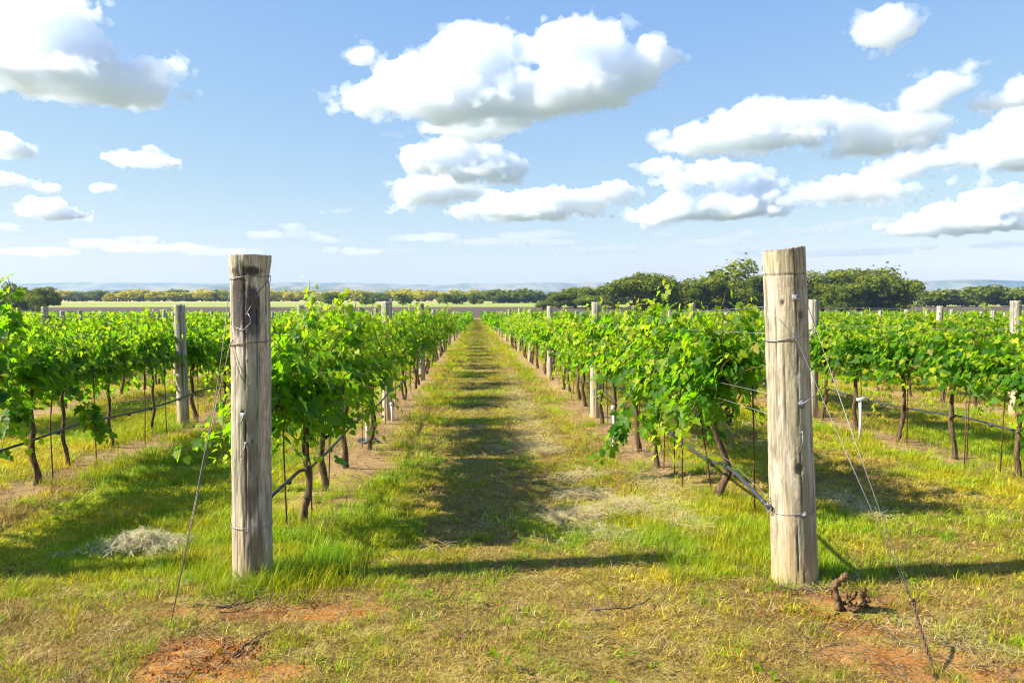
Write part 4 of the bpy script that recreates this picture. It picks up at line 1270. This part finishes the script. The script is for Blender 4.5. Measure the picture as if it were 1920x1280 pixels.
    scatter('weeds', 'small broadleaf weeds scattered through the turf', c, np.stack([x, y, z], 1), rng.randint(0, 3, n), np.stack([0 * x, 0 * x, rng.uniform(0, 6.28, n)], 1), np.stack([s, s, s], 1), 'weeds')


strew()


def zg(x, y): return float(ground_z(x, y)) + .05 * (float(fbm(x * 1.3, y * 1.3, 2.0, 4)) - .5)


# a raked heap of dry clippings left of the left post
def straw_heap():
    rng = np.random.RandomState(3); c = G(268, 1030); V = []; F = []; C = []; o = 0
    for i in range(120):
        v, q, t, cc = tuft('s', 900 + i, 12, .05, .06, .20, .0028, 0, (.40, .35, .19), (.72, .66, .42), flat=.02)
        x = rng.normal(0, .13) ; y = rng.normal(0, .08); hz = .11 * math.exp(-(x / .17) ** 2 - (y / .10) ** 2) * rng.uniform(.3, 1.05)
        tilt = rng.normal(0, .35); v = v * 1.0; v[:, 2] += v[:, 0] * math.sin(tilt) * .6
        v = v + np.array([x, y, hz]); V.append(v); F.append(q + o); C.append(cc); o += len(v)
    me = np_mesh('straw_heap', np.concatenate(V), [np.concatenate(F)], {'Col': np.concatenate(C)}, False, [M_STRAW])
    ob = put('straw_heap', me, loc=(c.x, c.y, zg(c.x, c.y) + .005)); tag(ob, 'small heap of grey dry clippings on grass left of the left end post', 'straw heap')


straw_heap()


# uprooted vine stump right of the right post
def stump():
    rng = np.random.RandomState(8); c = G(1592, 1150); o = empty('vine_stump', (c.x, c.y, zg(c.x, c.y)))
    def path(pp): return [tuple(P(a, b, c.y - dd) - c) for a, b, dd in pp]
    def limb(mb, pp, r0, r1, n=16, jit=.007):
        pts = np.array(path(pp)); t = np.linspace(0, 1, n)
        ps = np.stack([np.interp(t * (len(pts) - 1), np.arange(len(pts)), pts[:, i]) for i in range(3)], 1) + rng.normal(0, jit, (n, 3))
        mb.tube(ps, np.linspace(r0, r1, n) * (1 + .55 * (rng.rand(n) - .5)), 10, True, .38, rng)
    m = MB(); limb(m, [(1574, 1140, .0), (1568, 1118, .01), (1564, 1100, .012), (1570, 1086, .02), (1582, 1078, .03), (1592, 1076, .035)], .017, .013, 18, .003)
    limb(m, [(1566, 1106, .012), (1556, 1102, .012), (1549, 1108, .01)], .009, .004, 8, .002)
    put('trunk', m.mesh('trunk', M_DEAD), o)
    m = MB()
    for pp, a_, b_ in (([(1575, 1142, 0), (1592, 1128, .02), (1602, 1114, .03), (1604, 1107, .03)], .012, .007), ([(1592, 1150, 0), (1606, 1134, .05), (1617, 1118, .06), (1620, 1108, .06)], .014, .010),
                   ([(1580, 1148, 0), (1612, 1143, .05), (1638, 1152, .04), (1668, 1166, .02)], .013, .004), ([(1585, 1150, 0), (1560, 1150, .04), (1538, 1158, .05)], .009, .003),
                   ([(1588, 1146, 0), (1605, 1156, .08), (1622, 1168, .09)], .015, .006), ([(1600, 1142, 0), (1626, 1136, .0), (1640, 1148, .02)], .013, .005), ([(1598, 1138, .04), (1594, 1124, .06), (1588, 1116, .05)], .007, .003),
                   ([(1612, 1138, .03), (1622, 1126, .03), (1630, 1122, .03)], .009, .005), ([(1582, 1152, .02), (1598, 1164, .06), (1604, 1176, .06)], .008, .003), ([(1600, 1146, .03), (1646, 1158, .0), (1690, 1172, -.02)], .006, .002)):
        limb(m, pp, a_ * 1.15, b_)
    put('root', m.mesh('root', M_DEAD), o)
    tag(o, 'uprooted gnarled vine stump in loose red soil at the foot of the right end post', 'stump')
    # crumbled soil on the heap
    k = NT('loose_soil'); n = k.noise(k.pos(), 90, 4); ms = k.surf(k.pbsdf(k.mix(n, (.36, .125, .024), (.15, .045, .010)), .95, .1))
    m = MB(); cc = [G(1600, 1150), G(1560, 1150), G(375, 1225), G(340, 1255), G(420, 1215)]
    for i in range(1500):
        q = cc[rng.choice(5, p=[.34, .2, .2, .14, .12])]; x = q.x + rng.normal(0, .12); y = q.y + rng.normal(0, .055); r = abs(rng.normal(.002, .0035)) + .0012
        a = np.array([[1, 0, 0], [-1, 0, 0], [0, 1, 0], [0, -1, 0], [0, 0, 1], [0, 0, -1]]) * r * rng.uniform(.6, 1.3, (6, 1))
        m.add(a + np.array([x, y, zg(x, y) + .012]), [np.array([[0, 2, 4], [2, 1, 4], [1, 3, 4], [3, 0, 4], [2, 0, 5], [1, 2, 5], [3, 1, 5], [0, 3, 5]])])
    tag(put('soil_crumbs', m.mesh('soil_crumbs', ms)), 'loose red soil crumbs round the dug in wire anchors', 'soil', kind='stuff')


stump()


def stick(pp, r, lab, seed, lift=.012):
    rng = np.random.RandomState(seed); g = [G(a, b) for a, b in pp]; n = 14
    pts = np.array([tuple(q) for q in g]); pts[:, 2] = [zg(a, b) + lift for a, b in pts[:, :2]]
    t = np.linspace(0, 1, n); ps = np.stack([np.interp(t * (len(pts) - 1), np.arange(len(pts)), pts[:, i]) for i in range(3)], 1) + rng.normal(0, .0035, (n, 3))
    m = MB(); m.tube(ps, np.linspace(r * 1.25, r * .5, n) * (1 + .3 * (rng.rand(n) - .5)), 7, True, .2, rng)
    if r > .004:
        a = ps[5]; m.tube([a, a + np.array([.03, .03, .015]), a + np.array([.05, .07, .02])], [r * .6, r * .4, r * .2], 5)
    tag(put('fallen_stick', m.mesh('fallen_stick', M_STICK)), lab, 'stick', 'fallen sticks')


stick([(402, 1148), (425, 1148), (455, 1140), (490, 1130)], .0075, 'thick dark stick on bare soil in front of the left post', 1, .02)
stick([(436, 1232), (470, 1210), (500, 1190), (530, 1183)], .0055, 'forked grey twig at the lower left, below the thick stick', 2)
stick([(1105, 1158), (1165, 1157), (1205, 1148), (1232, 1120)], .0045, 'curved dark twig on dry grass in front of the right post', 3, .04)
stick([(1640, 1180), (1720, 1200), (1800, 1225), (1850, 1240)], .003, 'long pale stalk lying on red soil at the lower right', 4, .02)
stick([(1455, 1108), (1520, 1112), (1570, 1108)], .004, 'pale stick lying against the foot of the right post', 5, .03)


# ------------------------------------------------------------------ trees
def crown_mesh(seed, nblob=26, nleaf=3600, shape=(1, 1, .8), size=.055, mat=None, ragged=.42, base=.04):
    """Unit crown: about 1 wide, sits from z=base to 1; leaf clumps spread through overlapping lobes."""
    rng = np.random.RandomState(seed)
    cen = []
    while len(cen) < nblob:
        p = rng.uniform(-1, 1, 3)
        if (p ** 2).sum() < 1: cen.append(p)
    cen = np.array(cen) * np.array([.37, .37, .40]); cen[:, 2] += .50
    cen[:, :2] *= (1.12 - .7 * np.clip(cen[:, 2] - .5, 0, 1))[:, None]
    rad = rng.uniform(.07, .21, nblob); cen += rng.normal(0, .05, (nblob, 3)) * np.array([1, 1, .8])
    w = rad ** 2; pick = rng.choice(nblob, nleaf, p=w / w.sum())
    d = rng.normal(0, 1, (nleaf, 3)); d /= np.linalg.norm(d, axis=1)[:, None]
    rr = rad[pick] * (rng.uniform(.55, 1.05, nleaf) + ragged * rng.exponential(.35, nleaf))
    p = cen[pick] + d * rr[:, None] * np.array([1, 1, .85]); p[:, 2] = np.maximum(p[:, 2], base + .05 * rng.rand(nleaf))
    N = d + np.array([0, 0, .45]) + rng.normal(0, .45, (nleaf, 3)); T = rng.normal(0, 1, (nleaf, 3))
    clump = rng.normal(.45, .28, nblob)[pick]
    ti = np.stack([np.clip(clump + rng.normal(0, .15, nleaf), 0, 1), np.clip(rng.normal(.1, .2, nleaf) + .5 * (d[:, 2] > .3) * rng.rand(nleaf), 0, 1)], 1)
    V, F, C = leaves_to_mesh(p, T, N, size * rng.uniform(.6, 1.3, nleaf), ti, np.array([(0, .45), (.4, .05), (.45, .6), (0, 1), (-.45, .6), (-.4, .05)]), rng.uniform(0, .5, nleaf), rng.uniform(0, .5, nleaf), rng)
    return np_mesh('crown', V, [F], {'Col': C}, False, [mat])


def tree_trunk_mesh(seed):
    rng = np.random.RandomState(seed); m = MB()
    m.tube([(0, 0, -.04), (.005, .01, .1), (.01, 0, .25), (.0, .01, .45)], [.04, .03, .026, .016], 8, True, .15, rng)
    for i in range(6):
        a = rng.uniform(0, 6.28); z0 = rng.uniform(.14, .35); e = np.array([.30 * math.cos(a), .30 * math.sin(a), z0 + rng.uniform(.2, .4)])
        m.tube([(0, 0, z0), e * np.array([.5, .5, 1]) - np.array([0, 0, .08]), e], [.018, .012, .005], 6, True, .15, rng)
    return m.mesh('trunk', M_TREEBARK)


CR_OAK = [crown_mesh(700 + i, 26, 8500, size=.037, mat=M_TREE, ragged=.2) for i in range(5)]
CR_RAG = [crown_mesh(720 + i, 22, 3000, size=.050, mat=M_TREE, ragged=.7) for i in range(2)]
CR_FAR = [crown_mesh(740 + i, 18, 900, size=.095, mat=M_TREE) for i in range(4)]
CR_YEL = [crown_mesh(760 + i, 18, 900, size=.095, mat=M_TREE_Y) for i in range(4)]
TRUNKS = [tree_trunk_mesh(780 + i) for i in range(3)]
rt_ = np.random.RandomState(31)


def tree(px, ptop, wpx, D, lib, label, group, zg_=None, cat='tree', name='tree'):
    """Tree whose crown is centred on photo column px, tops out at row ptop and is wpx wide; stands at distance D."""
    t = P(px, ptop, D); gz = float(ground_z(t.x, D)) if zg_ is None else zg_
    h = t.z - gz; w = wpx * D / FPX
    o = empty(name, (t.x, D, gz), rt_.uniform(0, 6.28))
    o.scale = (w / .80, w / .80, h / .98)
    put('crown', lib[rt_.randint(len(lib))], o); put('trunk', TRUNKS[rt_.randint(3)], o)
    tag(o, label, cat, group)
    return o


OK_ = 'large oaks right of the lane'
tree(1212, 499, 112, 205, CR_OAK, 'tall rounded oak at the left end of the big oak group', OK_, name='oak_tree')
tree(1272, 522, 90, 222, CR_OAK, 'lower light green oak beside the tall rounded oak', OK_, name='oak_tree')
tree(1322, 517, 84, 218, CR_OAK, 'mid green oak between the light oak and the ragged topped oak', OK_, name='oak_tree')
tree(1372, 492, 108, 228, CR_RAG, 'tall oak with a ragged open top, left of the right end post', OK_, name='oak_tree')
tree(1408, 520, 80, 216, CR_OAK, 'dark oak touching the left edge of the right end post', OK_, name='oak_tree')
tree(1462, 512, 95, 230, CR_OAK, 'oak mostly hidden behind the right end post', OK_, name='oak_tree')
tree(1546, 503, 100, 226, CR_OAK, 'dark oak just right of the right end post', OK_, name='oak_tree')
tree(1612, 497, 95, 232, CR_OAK, 'tallest dark oak in the middle of the right oak group', OK_, name='oak_tree')
tree(1655, 505, 85, 228, CR_RAG, 'ragged dark oak in the right oak group', OK_, name='oak_tree')
tree(1688, 502, 92, 222, CR_OAK, 'round brown green oak at the right end of the right oak group', OK_, name='oak_tree')
tree(1580, 528, 80, 214, CR_OAK, 'low dark oak in front of the right oak group', OK_, name='oak_tree')
DK = 'dark trees beyond the right side of the lane'
for i, (px, pt, w, D) in enumerate([(1048, 548, 50, 300), (1080, 540, 62, 310), (1118, 535, 66, 300), (1150, 541, 48, 290), (1105, 552, 60, 280), (1018, 562, 30, 260)]):
    tree(px, pt, w, D, CR_OAK, ['small dark tree at the left end of the dark clump', 'round dark green tree left of centre in the dark clump', 'tallest tree of the dark clump left of the big oaks', 'dark tree touching the tall rounded oak', 'low dark tree in front of the dark clump', 'small bush at the foot of the dark clump'][i], DK, name='round_tree')
for i, (px, pt, w) in enumerate([(1735, 541, 52), (1772, 538, 60), (1812, 539, 58), (1850, 534, 66), (1893, 533, 66), (1930, 536, 60), (1755, 548, 50), (1832, 546, 60), (1905, 548, 60), (1975, 533, 60)]):
    tree(px, pt, w, 330, CR_FAR, 'dark tree in the low line behind the vines at the right edge', 'low dark trees at the right edge', name='round_tree')
LE = 'dark trees at the left edge'
tree(28, 531, 44, 250, CR_RAG, 'thin topped dark tree at the far left edge', LE, name='round_tree'); tree(62, 540, 54, 245, CR_OAK, 'low dark tree between the two left edge trees', LE, name='round_tree'); tree(86, 534, 52, 240, CR_OAK, 'round dark tree standing right of the left edge trees', LE, name='round_tree'); tree(5, 545, 40, 250, CR_OAK, 'dark tree cut by the left edge', LE, name='round_tree')
MS = [(620, 545, 42, 420, 'dark round tree behind the first left vine top'), (683, 556, 14, 400, 'tiny dark bush in the field right of the left post'), (697, 557, 12, 400, 'tiny dark shrub beside the tiny dark bush'), (755, 549, 34, 380, 'round dark tree alone in the field behind the second left post'),
      (838, 550, 28, 420, 'left one of the three dark trees before the lane end'), (856, 547, 36, 425, 'middle one of the three dark trees before the lane end'), (890, 547, 32, 420, 'right one of the three dark trees before the lane end')]
for px, pt, w, D, lb in MS: tree(px, pt, w, D, CR_FAR if w > 20 else CR_FAR, lb, 'dark trees standing in the far field', name='round_tree')
for i, (px, pt, w) in enumerate([(925, 542, 46), (955, 540, 52), (985, 539, 48), (1005, 545, 40), (940, 548, 50), (972, 549, 46)]):
    tree(px, pt, w, 480, CR_FAR, 'mid green tree in the grove right above the lane end', 'green grove above the lane end', name='round_tree')
for i in range(64):
    px = 100 + i * 13.2 + rt_.uniform(-5, 5); yel = rt_.rand() < .68
    back = i % 3 == 0
    tree(px, 545 + rt_.uniform(-2.5, 4) - (1.5 if back else 0), rt_.uniform(28, 46), 600 + (20 if back else -10) + rt_.uniform(-8, 8), CR_YEL if yel else CR_FAR,
         'yellow green tree in the long far tree line' if yel else 'olive green tree in the long far tree line', 'trees of the far yellow green line', name='round_tree')
for i in range(46):
    px = 960 + i * 22 + rt_.uniform(-6, 6)
    tree(px, 551 + rt_.uniform(-2, 4), rt_.uniform(28, 44), 640 + rt_.uniform(-10, 10), CR_FAR, 'dim green tree in the far line behind the oaks', 'trees of the far line behind the oaks', name='round_tree')

# ------------------------------------------------------------------ haze
k = NT('pale_blue_air')
v_ = k.n('ShaderNodeVolumePrincipled', {'Color': (.45, .66, 1.0), 'Density': 0.00014, 'Anisotropy': 0.1})
k.t.links.new(v_.outputs[0], k.out.inputs['Volume'])
m = MB(); m.box((0, 3200, 30), (13500, 6600, 82)); hz = put('haze', m.mesh('haze', k.m)); tag(hz, 'pale blue haze over the plain', 'haze', kind='stuff')

# ------------------------------------------------------------------ clouds (solid cumulus bodies filled with scattering vapour)
def surface_net(F, org, h):
    """Mesh of the zero level of grid F (>0 inside)."""
    nx, ny, nz = F.shape
    ins = F > 0
    c = [(i, j, k) for i in (0, 1) for j in (0, 1) for k in (0, 1)]
    cnt = sum(ins[i:nx - 1 + i, j:ny - 1 + j, k:nz - 1 + k].astype(np.int8) for i, j, k in c)
    act = (cnt > 0) & (cnt < 8)
    idx = np.full(act.shape, -1, np.int32); ci = np.argwhere(act); idx[act] = np.arange(len(ci))
    acc = np.zeros((len(ci), 3)); w = np.zeros(len(ci))
    for a in c:
        for ax in range(3):
            if a[ax] == 0:
                b = list(a); b[ax] = 1
                fa = F[ci[:, 0] + a[0], ci[:, 1] + a[1], ci[:, 2] + a[2]]; fb = F[ci[:, 0] + b[0], ci[:, 1] + b[1], ci[:, 2] + b[2]]
                m = (fa > 0) != (fb > 0)
                t = np.where(m, fa / np.where(m, fa - fb, 1), 0)
                p = np.tile(np.array(a, float), (len(ci), 1)); p[:, ax] += t
                acc[m] += p[m]; w[m] += 1
    V = (ci + acc / w[:, None]) * h + org
    Q = []
    for ax in range(3):
        o1, o2 = [(1, 2), (2, 0), (0, 1)][ax]
        sl0 = [slice(None)] * 3; sl1 = [slice(None)] * 3
        sl0[ax] = slice(0, -1); sl1[ax] = slice(1, None)
        d = ins[tuple(sl0)].astype(np.int8) - ins[tuple(sl1)].astype(np.int8)
        e = np.argwhere(d != 0)
        ok = (e[:, o1] > 0) & (e[:, o2] > 0) & (e[:, o1] < F.shape[o1] - 1) & (e[:, o2] < F.shape[o2] - 1)
        e = e[ok]; s = d[tuple(e.T)]
        def at(u, v):
            q = e.copy(); q[:, o1] -= u; q[:, o2] -= v
            return idx[q[:, 0], q[:, 1], q[:, 2]]
        q = np.stack([at(1, 1), at(0, 1), at(0, 0), at(1, 0)], 1)
        q[s < 0] = q[s < 0][:, ::-1]
        Q.append(q[(q >= 0).all(1)])
    return V, np.concatenate(Q)


def cloud_mat(name, dens):
    k = NT(name)
    v = k.n('ShaderNodeVolumePrincipled', {'Color': (0.966, 0.979, 0.997), 'Density': dens, 'Anisotropy': 0.5})
    k.t.links.new(v.outputs[0], k.out.inputs['Volume'])
    return k.m


M_CLOUD = cloud_mat('cloud_vapour', 0.042)
M_CLOUD_FAR = cloud_mat('thin_cloud_vapour', 0.0045)
M_VEIL = cloud_mat('cloud_veil_vapour', 0.017)
CLOUD_ALT = 400.0


def cloud(label, base_y, blobs, mat=None, seed=0, pitch=2.6, amp=1.0, group='fair weather clouds'):
    rng = np.random.RandomState(seed + 50)
    D = CLOUD_ALT * FPX / (EYE_Y - base_y)
    s = D / FPX                                   # metres per photo pixel out there
    cx = np.mean([b[0] for b in blobs]); cyy = np.mean([b[1] for b in blobs])
    C = P(cx, cyy, D)
    dirh = Vector((C.x, C.y, 0)).normalized(); lat = Vector((dirh.y, -dirh.x, 0))
    B = []
    for (bx, by, rx, ry) in blobs:
        p = P(bx, by, D) - C
        B.append((p.dot(lat), rng.uniform(-0.25, 0.25) * rx * s, p.z, rx * s * .94, max(rx * 0.75, ry) * s, ry * s * .98))
    B = np.array(B)
    big = np.clip(np.max(B[:, 5]) / s / 45.0, 0.22, 1.0)
    ap = amp * (8 + 22 * big)
    pad = (ap * 1.5 + 12) * s
    lo = (B[:, :3] - B[:, 3:]).min(0) - pad; hi = (B[:, :3] + B[:, 3:]).max(0) + pad
    h = pitch * s
    n = np.ceil((hi - lo) / h).astype(int) + 1
    X, Y, Z = np.meshgrid(*[lo[i] + h * np.arange(n[i]) for i in range(3)], indexing='ij', sparse=True)
    F = np.full(tuple(n), -400.0, np.float32)     # roughly the distance to the surface in photo pixels
    K = 0.30
    for b in B:
        r = np.sqrt(((X - b[0]) / b[3]) ** 2 + ((Y - b[1]) / b[4]) ** 2 + ((Z - b[2]) / b[5]) ** 2).astype(np.float32)
        F = np.logaddexp(F * K, (1 - r) * (min(b[3], b[5]) / s * K)) / K
    near = (F > -ap) & (F < ap)
    ii = np.argwhere(near)
    x = (lo[0] + h * ii[:, 0]) / s; y = (lo[1] + h * ii[:, 1]) / s; z = (lo[2] + h * ii[:, 2]) / s
    o = seed * 13.7
    w = 30 + 38 * big
    wx = x + 0.35 * w * (fbm(x / w, y / w, z / w + o, 2) - 0.5); wz = z + 0.3 * w * (fbm(x / w + 9, y / w, z / w + o, 2) - 0.5)
    nz = 1.0 * (billow(wx / w + o, y / w, wz / w * 1.2, 6, 0.66) - 0.33) + 0.9 * (fbm(x / w / 1.5 + o, y / w, z / w * 1.6 + 3, 4, 0.55) - 0.5)
    F[near] += ap * 1.5 * nz
    F[[0, -1]] = -1; F[:, [0, -1]] = -1; F[:, :, [0, -1]] = -1
    if mat is None:                               # ragged thin outer vapour
        F2 = F.copy()
        F2[near] += ap * (.18 + 1.6 * (fbm(x / w * 2.3 + o, y / w * 2, z / w * 2.6 + 31, 5, .62) - .5))
        F2[[0, -1]] = -1; F2[:, [0, -1]] = -1; F2[:, :, [0, -1]] = -1
        V2, Q2 = surface_net(F2, lo, h)
    V, Q = surface_net(F, lo, h)
    me = np_mesh('cloud', V, [Q], smooth=True, mats=[mat or M_CLOUD])
    ob = put('cloud', me)
    ob.matrix_world = Matrix(((lat.x, dirh.x, 0, C.x), (lat.y, dirh.y, 0, C.y), (0, 0, 1, C.z), (0, 0, 0, 1)))
    if mat is None: put('cloud_veil', np_mesh('cloud_veil', V2, [Q2], smooth=True, mats=[M_VEIL]), ob)
    return tag(ob, label, 'cloud', group)


CLOUDS = [
 ('big cumulus cloud cut off by the upper left corner of the sky', 178, [(95,70,80,70),(15,120,70,50),(130,110,90,58),(60,150,110,22),(200,140,85,32),(270,120,48,22),(312,103,26,8),(190,160,80,14),(95,18,65,25),(-60,120,60,45)], None),
 ('largest white cumulus cloud, high above the grass lane', 215, [(725,185,75,18),(790,150,85,46),(880,112,90,56),(900,72,52,22),(840,172,105,38),(950,188,110,28),(1080,110,100,60),(1110,62,52,20),(1000,100,42,32),(1160,140,85,40),(1208,106,40,28),(1243,125,20,14),(1190,155,45,12),(1060,170,110,34),(1130,188,32,14),(880,205,85,14),(960,205,55,14)], None),
 ('small round puff just left of the largest cloud', 120, [(685,98,27,22),(668,110,18,8)], None),
 ('flat white cloud hanging directly under the largest cloud', 260, [(890,235,68,20),(850,245,36,13),(940,230,36,14)], None),
 ('lumpy cloud in the middle of the cloud column over the lane', 335, [(800,292,44,25),(850,285,48,26),(900,295,44,24),(930,315,34,14),(880,325,50,10),(776,300,25,18)], None),
 ('pale ragged cloud low in the column left above the lane', 388, [(790,362,50,20),(830,350,54,18),(870,355,40,16),(755,377,22,10),(765,388,22,6)], None),
 ('long low cloud rising to the right above the lane', 405, [(980,375,78,14),(1060,375,80,13),(920,390,55,10),(1130,360,42,11),(1000,397,75,7),(1165,350,15,6)], None),
 ('small oval cloud alone near the upper right corner', 90, [(1660,55,54,30),(1625,66,26,16),(1690,46,26,18),(1655,78,26,9)], None),
 ('long cloud bank over the right wooden end post', 280, [(1330,250,70,20),(1390,227,70,34),(1440,215,55,27),(1500,226,72,24),(1550,222,28,15),(1290,262,36,10),(1420,262,95,10),(1610,238,60,25),(1690,252,60,20),(1630,275,55,10),(1660,265,65,14)], None),
 ('tiny cloud scrap left of the cloud bank over the right post', 265, [(1232,258,14,6),(1246,250,10,5)], None),
 ('slanting cloud wisp below the oval cloud', 212, [(1720,188,34,25),(1760,160,42,24),(1800,140,28,11),(1700,205,18,9),(1822,129,12,5)], None),
 ('ragged cloud cut by the right edge, upper one', 205, [(1905,185,45,14),(1915,168,28,20),(1850,190,30,8)], None),
 ('broad stepped cloud climbing towards the right edge', 360, [(1905,262,55,38),(1830,282,55,24),(1760,300,64,22),(1700,312,55,15),(1600,337,55,15),(1550,345,36,12),(1660,327,45,15),(1500,355,24,5),(1912,235,24,20),(1570,358,65,6),(1860,305,75,15),(1960,280,50,30)], None),
 ('cluster of layered puffs just left of the right end post top', 412, [(1245,308,32,12),(1222,310,17,6),(1275,338,36,9),(1380,330,54,17),(1340,315,30,8),(1400,345,45,7),(1260,375,30,15),(1222,405,30,7),(1340,385,62,17),(1430,375,42,10),(1260,397,45,9),(1400,397,52,8)], None),
 ('low wide cloud at the right edge below the stepped cloud', 435, [(1870,366,42,7),(1900,355,22,8),(1780,402,54,11),(1850,396,72,13),(1905,385,46,12),(1715,427,44,6),(1800,422,82,8)], None),
 ('low streaky cloud right of the right end post', 440, [(1510,432,52,6),(1570,424,45,8),(1640,415,40,7),(1475,415,13,5)], 'far'),
 ('small flat cloud alone in the left part of the sky', 318, [(280,300,40,11),(250,304,30,5),(320,305,13,7),(337,315,8,4)], None),
 ('small cloud cut by the left edge, upper one', 300, [(10,275,34,15),(0,255,20,11),(32,287,20,7)], None),
 ('small cloud cut by the left edge, lower one', 350, [(28,340,20,6),(2,332,14,11)], None),
 ('tiny round puff between the left edge and left post', 360, [(200,352,9,5),(180,356,8,3)], None),
 ('thin flat cloud low over the left trees', 410, [(75,383,25,6),(95,402,32,4),(125,400,12,4)], None),
 ('tiny flat cloud above the thin flat cloud at left', 360, [(85,352,13,4)], None),
 ('pale low cloud patch on the left horizon sky', 465, [(195,457,48,6),(270,447,32,5),(160,462,20,4)], 'far'),
 ('pale low cloud patch right of the left end post', 460, [(545,425,26,8),(510,442,36,7),(610,450,36,7),(580,440,20,5)], 'far'),
 ('faint cloud streak low above the lane vanishing point', 465, [(900,455,52,5),(960,448,30,5),(1040,455,36,5)], 'far'),
 ('faint small puff low in the sky right of the lane', 445, [(1265,432,16,6),(1240,440,20,4)], 'far'),
 ('faint cloud patch low at the far left edge', 440, [(12,425,25,7),(40,432,14,4)], 'far'),
 ('faint cloud patch low near the right edge', 470, [(1890,458,40,5),(1730,462,22,4),(1850,462,24,4)], 'far'),
 ('small wisp left of the flat cloud under the largest one', 256, [(738,253,16,4)], 'far'),
 ('torn scrap under the right end of the largest cloud', 212, [(1172,192,20,6),(1188,184,14,6)], 'far'),
]
for fx_, fy_, fr_, fh_, wh_ in ((640, 396, 20, 4, 'left of the cloud column'), (800, 446, 40, 5, 'under the cloud column'), (1000, 441, 42, 5, 'under the long rising cloud'), (1130, 470, 60, 4, 'above the grove right of the lane'), (1330, 456, 45, 5, 'above the big oaks'),
        (1385, 441, 24, 4, 'left of the right end post'), (1440, 472, 40, 4, 'behind the top of the right end post'), (300, 466, 60, 4, 'left of the left end post'), (60, 472, 45, 4, 'above the left edge trees'), (420, 474, 40, 3, 'beside the left end post top'), (700, 472, 50, 3, 'above the lone field tree'), (1600, 474, 60, 4, 'above the right oak group')):
    CLOUDS.append((f'very faint low cloud streak {wh_}', fy_ + 5, [(fx_, fy_, fr_, fh_), (fx_ + fr_ * .8, fy_ - 4, fr_ * .6, fh_ * 1.2), (fx_ - fr_ * .9, fy_ + 2, fr_ * .5, fh_ * .7)], 'far'))
for ci_, (lb, by_, bl, md) in enumerate(CLOUDS):
    cloud(lb, by_, bl, M_CLOUD_FAR if md else None, seed=ci_, pitch=2.6 if len(bl) > 3 else 1.8, amp=.55 if md else 1.0)
